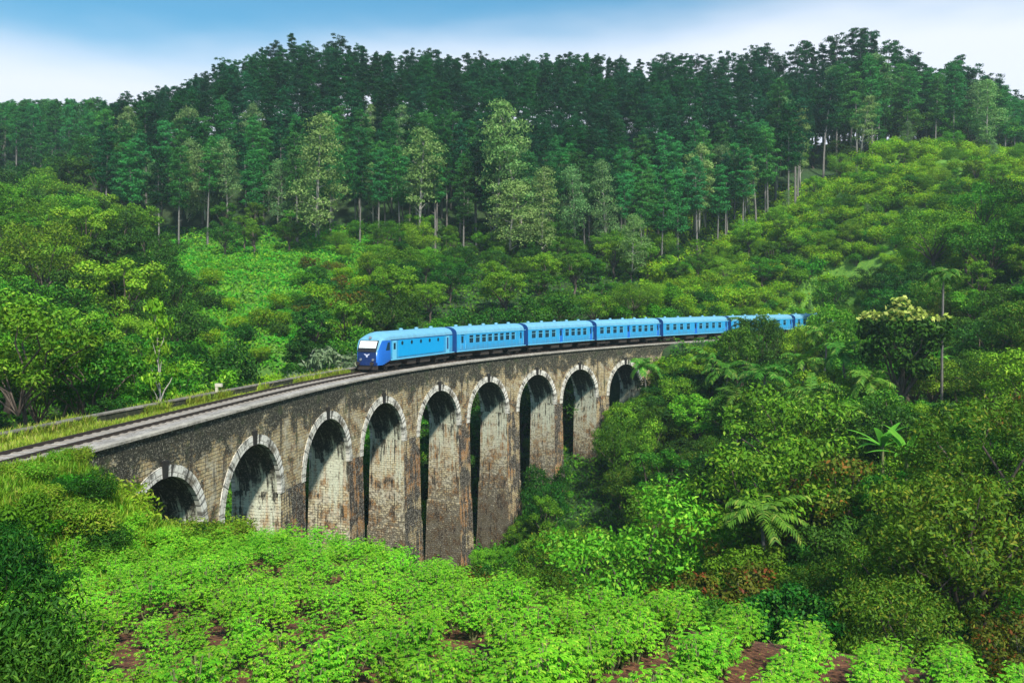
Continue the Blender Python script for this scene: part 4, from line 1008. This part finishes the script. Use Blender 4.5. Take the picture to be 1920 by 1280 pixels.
# right hill
def hill_ok(px, X, Y): return Y < np.interp(px, [1280, 1400, 1500, 1600, 1650, 1950], [200, 212, 224, 236, 238, 232])
zone(['shr_y', 'shr_y', 'shr_y', 'shr_g'], (1230, 2150), (152, 240), 3.0, 19000, 38, (1.5, 4.6), labs('covering the bright hill on the right'), 'shrubs covering the right hill', lambda p, X, Y: hill_ok(p, X, Y) and gz(X, Y) > -7, 1.08, 3.0, maxn=1200)
zone(['mid', 'dark', 'mid', 'olive'], (1540, 2250), (138, 205), 6.0, 1600, 39, (8, 12.5), labs('on the shaded lower side of the right hill'), 'trees on the lower right hill', lambda p, X, Y: Y < np.interp(p, [1540, 1700, 1950, 2250], [174, 162, 152, 190]), 1.0)
zone(['light', 'mid', 'euc'], (1380, 1960), (190, 236), 8.5, 500, 40, (4, 8), labs('scattered over the bright right hill'), 'trees scattered on the right hill', lambda p, X, Y: hill_ok(p, X, Y))
# valley on the right
zone(['mid', 'dark', 'light', 'mid', 'dark', 'olive'], (900, 2250), (78, 140), 5.2, 2600, 41, (7, 11), labs('in the valley wood right of the viaduct'), 'trees in the valley right of the viaduct', lambda p, X, Y: p > np.interp(Y, [78, 100, 140], [905, 930, 1180]), 1.05, 6.0)
zone(['mid', 'dark', 'light', 'mid', 'olive', 'rust'], (860, 2300), (41, 78), 4.4, 3200, 42, (5, 9), labs('between the crop field and the viaduct'), 'trees between the crop field and the viaduct', lambda p, X, Y: Y > np.interp(p, [860, 1000, 1300, 1900], [46, 43, 40, 39]), 1.0, 6.0)
zone(['dark', 'dark', 'mid'], (560, 1215), (92, 158), 5.0, 1500, 45, (8, 13), labs('in the shaded valley behind the arches'), 'trees behind the arches', lambda p, X, Y: Y > np.interp(p, [560, 700, 905, 1010, 1215], [82, 96, 120, 128, 150]) and gz(X, Y) < -10, 1.1, 7.0)
g5 = np.random.default_rng(47)
for s5 in np.arange(120.5, 150, 1.3):
    for o5 in (-2.2, -4.6):
        p = pt(s5+g5.normal()*.4, o5+g5.normal()*.5, 0); X, Y = p[0], p[1]; px = W0/2+F*X/Y; H = min((YH-(np.interp(px, B_PX, B_Y)+g5.uniform(2, 14)))/F*Y-gz(X, Y), 4.2)
        if H > .6: REC.append((['shr_g', 'shr_y', 'shr_d'][g5.integers(3)], X, Y, H, 'shrub against the far end of the viaduct', 'shrubs at the far end of the viaduct', 1.2))
for _ in range(900):
    s5 = g5.uniform(172, 226); o5 = g5.uniform(-6, 22)
    if s5 < 199 and -4 < o5 < 8.5: continue
    p = pt(s5, o5, 0); k = ['shr_y', 'shr_g', 'shr_y', 'light', 'mid'][g5.choice(5, p=[.35, .3, .15, .1, .1])]
    if any((p[0]-q[1])**2+(p[1]-q[2])**2 < 3.2 for q in REC): continue
    REC.append((k, p[0], p[1], g5.uniform(1.8, 3.6)*(1.7 if not k.startswith('shr') else 1), labs('where the line enters the right hill')[k], 'plants where the line enters the right hill', 1.2))
def line_y(px): return float(_y[np.argmin(np.abs(W0/2+F*_x/np.maximum(_y, 5)-px)+np.where(_y < 20, 1e6, 0))])
g4 = np.random.default_rng(46)
for dY, st in ((6.5, 17), (11, 23), (17, 30)):
    px = 905.
    while px < 1300:
        Y = line_y(px)-dY+g4.normal()*.7; w = 30; top = max(np.interp(px+q, B_PX, B_Y) for q in (-22, 0, 22))+(-30 if px < 1120 else -4)+g4.uniform(-6, 20)+(dY-6.5)*4; p = at(px, top, Y); H = p[2]-gz(p[0], Y)
        if H > 1.5:
            k = ['mid', 'dark', 'light', 'mid'][g4.integers(4)]; t = K_[k][0]; wd = min(1.15, max(.35, 3.0/(t.rad*H/t.H)))
            if H < 3.5: k = 'shr_g'; wd = 1.1
            REC.append((k, p[0], Y, H, labs('crowding against the far piers')[k], 'trees against the far piers', wd))
        px += st*g4.uniform(.8, 1.2)
zone(['shr_g', 'shr_d', 'shr_y'], (690, 1300), (62, 136), 3.2, 1500, 43, (1.5, 3.2), labs('at the foot of the viaduct piers'), 'shrubs at the foot of the piers', None, 1.1, 4.4)
zone(['shr_g', 'shr_d', 'shr_y'], (1150, 1560), (118, 178), 3.0, 1200, 44, (2, 4), labs('beside the line beyond the viaduct'), 'shrubs beside the line beyond the viaduct', None, 1.1, 4.0)

# which of these show: nearer plants cover farther ones; a kind keeps its 300 that show largest as things of their own
PROTECT = [(1700, 835, 55, 40, 66), (1660, 775, 52, 42, 74), (1465, 685, 52, 34, 108), (1765, 525, 36, 32, 104), (1765, 640, 10, 110, 104), (1688, 645, 82, 78, 104), (1405, 606, 20, 18, 138), (1440, 612, 18, 18, 140),
           (1335, 656, 18, 18, 128), (309, 650, 16, 92, 63.5), (1590, 646, 24, 20, 112), (1530, 718, 26, 22, 100), (1440, 950, 30, 26, 62), (1215, 690, 16, 24, 132), (1494, 595, 30, 9, 170), (592, 360, 40, 120, 190), (985, 400, 70, 60, 190), (1185, 470, 45, 60, 184)]
def spare(k, X, Y, H, wd):
    "lowers a plant that would stand in front of one of the single plants"
    t = K_[k][0]; z = gz(X, Y)
    for px, py, rx, ry, Yp in PROTECT:
        if Y >= Yp-.5: continue
        cx = W0/2+F*X/Y; r_ = t.rad*H/t.H*wd*F/Y*.8; top = YH-F*(z+H)/Y
        if abs(cx-px) < rx+r_ and top < py+ry and YH-F*z/Y > py-ry: H = (YH-(py+ry))/F*Y-z
    return H
def settle():
    global REC
    REC = [(k, X, Y, h, lab, grp, wd) for k, X, Y, H, lab, grp, wd in REC for h in (spare(k, X, Y, H, wd),) if h > 1.3]
    REC = [(('shr_g' if not k.startswith('shr') and h < 3 else k), X, Y, h, (lab if k.startswith('shr') or h >= 3 else 'low green growth among '+grp), grp, wd) for k, X, Y, h, lab, grp, wd in REC]
    sc_ = 4; buf = np.zeros((H0//sc_+1, W0//sc_+1), bool); yy, xx = np.mgrid[0:buf.shape[0], 0:buf.shape[1]]; vis = []
    bx = np.array([proj(_x[i], _y[i], EDGE) for i in range(len(_x)) if _y[i] > 20])
    for i, (k, X, Y, H, lab, grp, wd) in sorted(enumerate(REC), key=lambda q: q[1][2]):
        t = K_[k][0]; s = H/t.H; z = gz(X, Y); cx, cy = proj(X, Y, z+H*.62); rx = t.rad*s*wd*F/Y*.9; ry = H*.4*F/Y
        m = (((xx*sc_-cx)/rx)**2+((yy*sc_-cy)/ry)**2) < 1
        edge = yy*sc_ > np.interp(xx*sc_, E_PX, [1000, 985, 993, 1000, 1025, 1055, 1085, 1120, 1230, 1240])
        vis.append((int((m & ~buf & ~edge).sum()), i)); buf |= m & (((xx*sc_-cx)/(rx*.85))**2+((yy*sc_-cy)/(ry*.85))**2 < 1)
    cnt = {}; hid = {}
    for n, i in sorted(vis, reverse=True):
        k, X, Y, H, lab, grp, wd = REC[i]; nm = NAME[k]
        if n >= 3 and cnt.get(nm, 0) < 270: cnt[nm] = cnt.get(nm, 0)+1; plant(k, X, Y, H, lab, grp, wide=wd)
        else: t = K_[k][PR.randrange(len(K_[k]))]; hid.setdefault(nm, {}).setdefault(k, []).append((*t.np, (X, Y, gz(X, Y)), PR.uniform(0, 6.28), H/t.H))
    print('kept', cnt, 'merged', {a: sum(map(len, b.values())) for a, b in hid.items()})
    its, mi, mats = [], [], []
    for nm, d in hid.items():
        for k, l in d.items(): its += l; mi += [len(mats)]*sum(len(q[1]) for q in l); mats.append(K_[k][0].crown.materials[0])
    if its:
        me = merged('background_wood', its, mats[0])
        for m in mats[1:]: me.materials.append(m)
        me.polygons.foreach_set('material_index', np.array(mi, np.int32)); tag(link('background_wood', me), 'deep foliage filling the gaps between and behind the front trees', 'undergrowth', kind='stuff')
settle()
# ------------------------------------------------------------------ single plants that can be told apart
at_top('olive', 1880, 735, 52, 'large olive tree filling the right edge beside the field', v=0, wide=1.05)
at_top('olive', 1800, 880, 46, 'olive tree with feathery crown in front of the banana plants', v=1, wide=1.0)
ft = at_top('dark', 1688, 562, 104, 'big round tree with pale yellow blossom on top, right of the train tail', v=1, wide=.92)
gq = np.random.default_rng(9); tV = K_['dark'][1].np[0].reshape(-1, 4, 3).mean(1); tt = tV[(tV[:, 2] > np.percentile(tV[:, 2], 80))]; tt = tt[gq.random(len(tt)) < .45]+np.array((0, 0, .22))
bV, bF = leaf_quads(tt, unit(gq.normal(size=tt.shape)*.6+np.array((0, -.3, .9))), .45, .26, gq); bm = np_mesh('blossom', bV, bF); bm.materials.append(M['blossom']); link('blossom', bm, None, ft)
at_top('mid', 1490, 722, 86, 'round mid-green tree below the palm tops right of the arches', v=0)
at_top('light', 1460, 815, 68, 'bushy light green tree in the middle of the right-hand valley', v=0, wide=1.0)
at_top('light', 1200, 905, 70, 'light green tree nearest the last tall piers', v=1)
at_top('rust', 1590, 850, 66, 'rust-tinged tree left of the lowest banana plant')
at_top('fanpalm', 1765, 500, 104, 'tall thin palm with tufted head and bare pole-like trunk', lo=14)
at_top('banana', 1700, 800, 66, 'bright green banana plant with wide leaves above the olive tree', v=0, lo=6, hi=10)
at_top('banana', 1655, 735, 74, 'banana plant with arching pale leaves under the tall palm', v=1, lo=6, hi=10)
at_top('banana', 1465, 655, 108, 'banana plant with long drooping leaves below the hidden coaches', v=1, lo=6, hi=10)
at_top('banana', 1755, 560, 110, 'banana plant half hidden beside the tall palm trunk', v=0, lo=6, hi=10)
for px, yt, Y, v, lab in [(1335, 640, 128, 0, 'small dark palm just below the fourth coach'), (1405, 590, 138, 1, 'dark palm whose head stands before the fifth coach'), (1440, 596, 140, 2, 'dark palm right of the one before the fifth coach'),
                          (1545, 600, 128, 0, 'palm at the hidden tail of the train'), (1590, 630, 112, 1, 'palm left of the big round tree'), (1380, 690, 112, 2, 'palm in the wood below the railway bend'), (1215, 668, 132, 1, 'small pale palm at the last arch'),
                          (1440, 930, 62, 0, 'palm with hanging dry frond in the near valley'), (1530, 700, 100, 2, 'palm between the round trees right of the arches'), (1640, 690, 96, 1, 'palm behind the arching banana plant'), (1360, 655, 122, 1, 'feathery palm under the fifth coach'), (1425, 660, 116, 0, 'feathery palm above the long-leaved banana plant'), (1500, 640, 118, 2, 'feathery palm between the banana plant and the train tail'), (1565, 745, 90, 0, 'feathery palm left of the arching banana plant')]:
    at_top('palm', px, yt, Y, lab, None, v, lo=4, hi=13)
for px, yt, Y, k, wd, lab in [(1418, 588, 132, 'dark', .5, 'dark narrow tree hiding the fifth coach beside the palms'), (1385, 612, 126, 'mid', .6, 'mid-green tree top at the sill of the fifth coach'), (1455, 597, 136, 'mid', .45, 'small tree just left of the gap where the last coach shows'),
                             (1500, 606, 132, 'light', .6, 'light green tree top just under the last coach'), (1535, 584, 141, 'mid', .55, 'mid-green tree covering the end of the last coach'), (1560, 568, 138, 'light', .8, 'yellowish-green tree where the tail of the train disappears'), (1600, 585, 126, 'mid', .7, 'mid-green tree left of the big round tree with the yellow top')]:
    at_top(k, px, yt, Y, lab, wide=wd)
at_top('young', 309, 556, 63.5, 'slender young tree with thin pale trunk just behind the low wall', v=0, wide=.6)
at_top('grey', 600, 652, 92, 'pale silvery tree top showing over the wall left of the locomotive', wide=.75)
at_top('shr_r', 662, 540, 150, 'dry reddish-brown bush on the bank above the locomotive')
at_top('dark', 408, 640, 95, 'dark rounded tree in the hollow behind the low wall', wide=.75)
# left corner, near
g6 = np.random.default_rng(61)
for _ in range(34):
    q = pt(g6.uniform(-6, 17.2), g6.uniform(-8.5, -1.4), 0); plant(['shr_l', 'shr_g', 'shr_l', 'shr_f'][g6.integers(4)], q[0], q[1], g6.uniform(.7, 1.6), 'low bush on the grassy bank left of the first arch', 'low bushes on the bank', wide=1.25)
for i, (px, yt, Y, k, lab, wd) in enumerate([(60, 905, 37, 'shr_l', 'bright bush in the middle of the bank under the track', 1.2), (150, 925, 40.5, 'shr_l', 'bright bush low on the bank beside the first arch', 1.2), (160, 865, 42.5, 'shr_l', 'bright bush on the bank just under the end of the coping', 1.0), (90, 965, 34, 'shr_g', 'green bush where the bank meets the crop field', 1.0), (205, 955, 42, 'shr_l', 'bright bush below the ring of the first arch', 1.0), (-30, 1120, 16.5, 'shr_f', 'dark leafy bush filling the bottom left corner', .8), (45, 1190, 15.2, 'shr_f', 'dark low bush beside the crop rows at bottom left', .7),
                                         (40, 925, 33, 'shr_g', 'green bush low on the grassy bank at the left edge', 1.0), (120, 945, 37, 'shr_f', 'dark fine-leaved bush on the bank left of the first arch', .9), (185, 905, 41, 'shr_l', 'bright leafy bush against the viaduct end', 1.1),
                                         (110, 880, 40, 'shr_l', 'bright bush high on the grassy bank', 1.0), (20, 885, 37, 'shr_l', 'bright bush at the left edge under the track', 1.0), (222, 842, 44.5, 'shr_g', 'small bush overhanging the start of the stone wall', .55), (5, 990, 27, 'shr_f', 'dark bush at the left edge between bank and field', .8)]):
    at_top(k, px, yt, Y, lab, wide=wd, lo=.9, hi=2.8)

# ------------------------------------------------------------------ marker post by the wall
p = pt(37.5, 5.0, EDGE-.15); mk = empty('marker_post', p, R(-10)); tag(mk, 'small whitewashed marker post with short arm beside the low wall', 'marker post')
mb = MB(); mb.box(-.09, .09, -.08, .08, 0, .98); mb.build('post', M['post'], mk)
mb = MB(); mb.box(-.11, .42, -.1, .1, .983, 1.22); mb.build('arm', M['post'], mk)

# ------------------------------------------------------------------ crop field
g = np.random.default_rng(77); spots = []
SOIL = [(500, 1215, 1.3), (575, 1240, 1.2), (360, 1185, 1.1), (620, 1110, .9), (300, 1255, .7), (680, 1190, .6), (250, 1100, .6), (735, 1140, .75), (100, 1112, .6), (860, 1170, .5), (1000, 1210, .5), (430, 1215, .6)]
soil = []
for px, py, r_ in SOIL:
    Y = 16.
    while Y < 44 and YH-F*field_z((px-W0/2)*Y/F, Y)/Y > py: Y += .1
    soil.append(((px-W0/2)*Y/F, Y, r_*.8))
for r_ in range(-18, 12):
    x0 = 2.7+r_*2.2; left = x0 < 1.5; Y = 10+g.uniform(0, .8)
    while Y < 45:
        x = x0+.42*(Y-22)+g.normal()*(.30 if left else .13); spots.append((x, Y, g.uniform(.75, 1.25)))
        if left: spots.append((x+1.1+g.normal()*.2, Y+.4, g.uniform(.6, 1.05))) if g.random() < .76 else None
        Y += g.uniform(.8, 1.15) if left else g.uniform(.72, 1.0)
good = []
for X, Y, s in spots:
    px, py = proj(X, Y, field_z(X, Y))
    if not(-120 < px < 2040) or py-60 > 1340 or Y > edge_y(X, Y)-.2: continue
    if any((X-a)**2+((Y-b)*.8)**2 < r_*r_ for a, b, r_ in soil): continue
    if float(track_near(np.array([X]), np.array([Y]))[0][0]) < 8.0: continue
    if px < 70 and py > 1190: continue
    good.append((Y, X, s))
good.sort()
print('crop plants', len(good))
its = []
for i, (Y, X, s) in enumerate(good):
    z = gz(X, Y)
    if i < 300: plant('crop', X, Y, (1.28 if X > 1.5+.42*(Y-22) else 1.12)*s, 'leafy bright green crop plant in a row on the red soil' if X > 1.5+.42*(Y-22) else 'leafy bright green crop plant in the dense left part of the field', 'crop plants in the foreground field', wide=1.02 if X > 1.5+.42*(Y-22) else 1.0, z=z)
    else: k = K_['crop'][PR.randrange(6)]; its.append((*k.np, (X, Y, z), PR.uniform(0, 6.28), 1.1*s))
if its: tag(link('crop_plants', merged('crop_plants', its, M['crop_leaf'])), 'bright green crop plants covering the far part of the field', 'crop plants', kind='stuff')

# ------------------------------------------------------------------ grass and ground cover
gb = np.random.default_rng(5); tufts = [blades(16, gb, .45, .013, .16) for _ in range(5)]
its = []
for _ in range(9000):
    s = gb.uniform(-8, 17.5); o = gb.uniform(-8.5, -.05) if gb.random() < .8 else gb.uniform(-.2, .5)
    p = pt(s, o, 0)
    if s > 14.2 and o > -.6: continue
    V, f = tufts[gb.integers(5)]; its.append((V, f, (p[0], p[1], 0), gb.uniform(0, 6.28), gb.uniform(.7, 1.5)))
P = np.array([i[2] for i in its]); Z = hgt(P[:, 0], P[:, 1]); its = [(a, b, (c[0], c[1], z-.03), d, e) for (a, b, c, d, e), z in zip(its, Z)]
tag(link('bank_grass', merged('bank_grass', its, M['grass_blade'])), 'bright long grass on the bank left of the first arch', 'grass', kind='stuff')
its = []
for _ in range(7000):
    s = gb.uniform(-15, 120)**1 if gb.random() < .7 else gb.uniform(-15, 40); o = gb.uniform(4.1, 6.2+woff(s)); p = pt(s, o, EDGE-.2); V, f = tufts[gb.integers(5)]
    its.append((V, f, tuple(p), gb.uniform(0, 6.28), gb.uniform(.3, .75)*(1.5 if s < 24 else 1)))
for _ in range(2600):
    s = gb.uniform(-15, 60); o = 6.3+woff(s)+abs(gb.normal())*.25; 
    if math.sin(s*.9)+math.sin(s*.37+1) < -.2: continue
    p = pt(s, 6.75+woff(s)+gb.uniform(.0, .5) if gb.random() < .6 else 6.2+woff(s)-gb.uniform(0, .2), EDGE+gb.uniform(-.15, .1)); V, f = tufts[gb.integers(5)]; its.append((V, f, tuple(p), gb.uniform(0, 6.28), gb.uniform(.8, 1.5)))
tag(link('verge_grass', merged('verge_grass', its, M['dry_grass'])), 'yellowish grass verge between the track and the low wall', 'grass', kind='stuff')
def cover(name, pxr, Yr, n, seed, size, mat, label, ok=None, hmax=.5):
    g = np.random.default_rng(seed); Y = np.sqrt(g.uniform(Yr[0]**2, Yr[1]**2, n)); px = g.uniform(*pxr, n); X = (px-W0/2)*Y/F
    d, s = track_near(X, Y); k = (d > 4.6)|((s > 22)&(s < 118))
    if ok is not None: k &= ok(px, X, Y)
    X, Y = X[k], Y[k]; Z = hgt(X, Y); n = len(X)
    lump = .5+.5*np.sin(X*1.1+np.sin(Y*.9)*2)*np.sin(Y*1.3+np.sin(X*.7)*2)
    Pn = np.stack([X, Y, Z+g.random(n)**.7*hmax*(.3+1.3*lump)], 1); nr = unit(g.normal(size=(n, 3))*.55+np.array((0, -.35, .9)))
    sz = g.uniform(.6, 1.4, n)*size
    V, f = leaf_quads(Pn, nr, sz, sz*.5, g, .3); me = np_mesh(name, V, f, tint=(np.floor(X/2.2)*7.13+np.floor(Y/2.2)*3.77) % 1.0); me.materials.append(M[mat])
    tag(link(name, me), label, 'ground cover', kind='stuff')
cover('meadow_cover', (180, 760), (128, 212), 60000, 51, .62, 'meadow_leaf', 'bright green low growth on the meadow below the wood', None, .7)
cover('hill_cover', (1200, 1970), (150, 244), 90000, 52, .62, 'shrub_yellow', 'yellow-green low growth over the right hill', None, .8)
cover('slope_undergrowth', (-120, 1500), (120, 215), 70000, 53, .6, 'cover_leaf', 'undergrowth on the slope behind the railway', lambda p, X, Y: (p > 650)|(p < 250), .8)
cover('valley_undergrowth', (640, 1980), (38, 150), 110000, 54, .42, 'cover_leaf', 'undergrowth on the valley floor and sides', lambda p, X, Y: Y > edge_y(X, Y)+1.5, .7)
cover('hollow_undergrowth', (-120, 640), (50, 125), 40000, 55, .45, 'cover_leaf', 'undergrowth in the hollow behind the low wall', lambda p, X, Y: track_near(X, Y)[0] > 5.5, .6)
cover('field_weeds', (-60, 1960), (13, 44), 14000, 56, .05, 'crop_leaf', 'small weeds on the red soil between the crop rows', lambda p, X, Y: (Y < edge_y(X, Y)+1)&(track_near(X, Y)[0] > 8), .12)
# ------------------------------------------------------------------ the valley air
mb = MB(); mb.box(-910, 910, -90, 1510, -38, 128); hz = mb.mesh('haze'); hm = bpy.data.materials.new('pale_air'); hm.use_nodes = True; nt = hm.node_tree; nt.nodes.clear()
pv = N(nt, 'ShaderNodeVolumePrincipled'); pv.inputs['Color'].default_value = (.70, .94, .96, 1); pv.inputs['Density'].default_value = .00026; pv.inputs['Anisotropy'].default_value = .2
L(nt, pv.outputs[0], N(nt, 'ShaderNodeOutputMaterial').inputs['Volume'])
tag(link('haze', hz, hm), kind='stuff')
print('objects', len(bpy.data.objects))
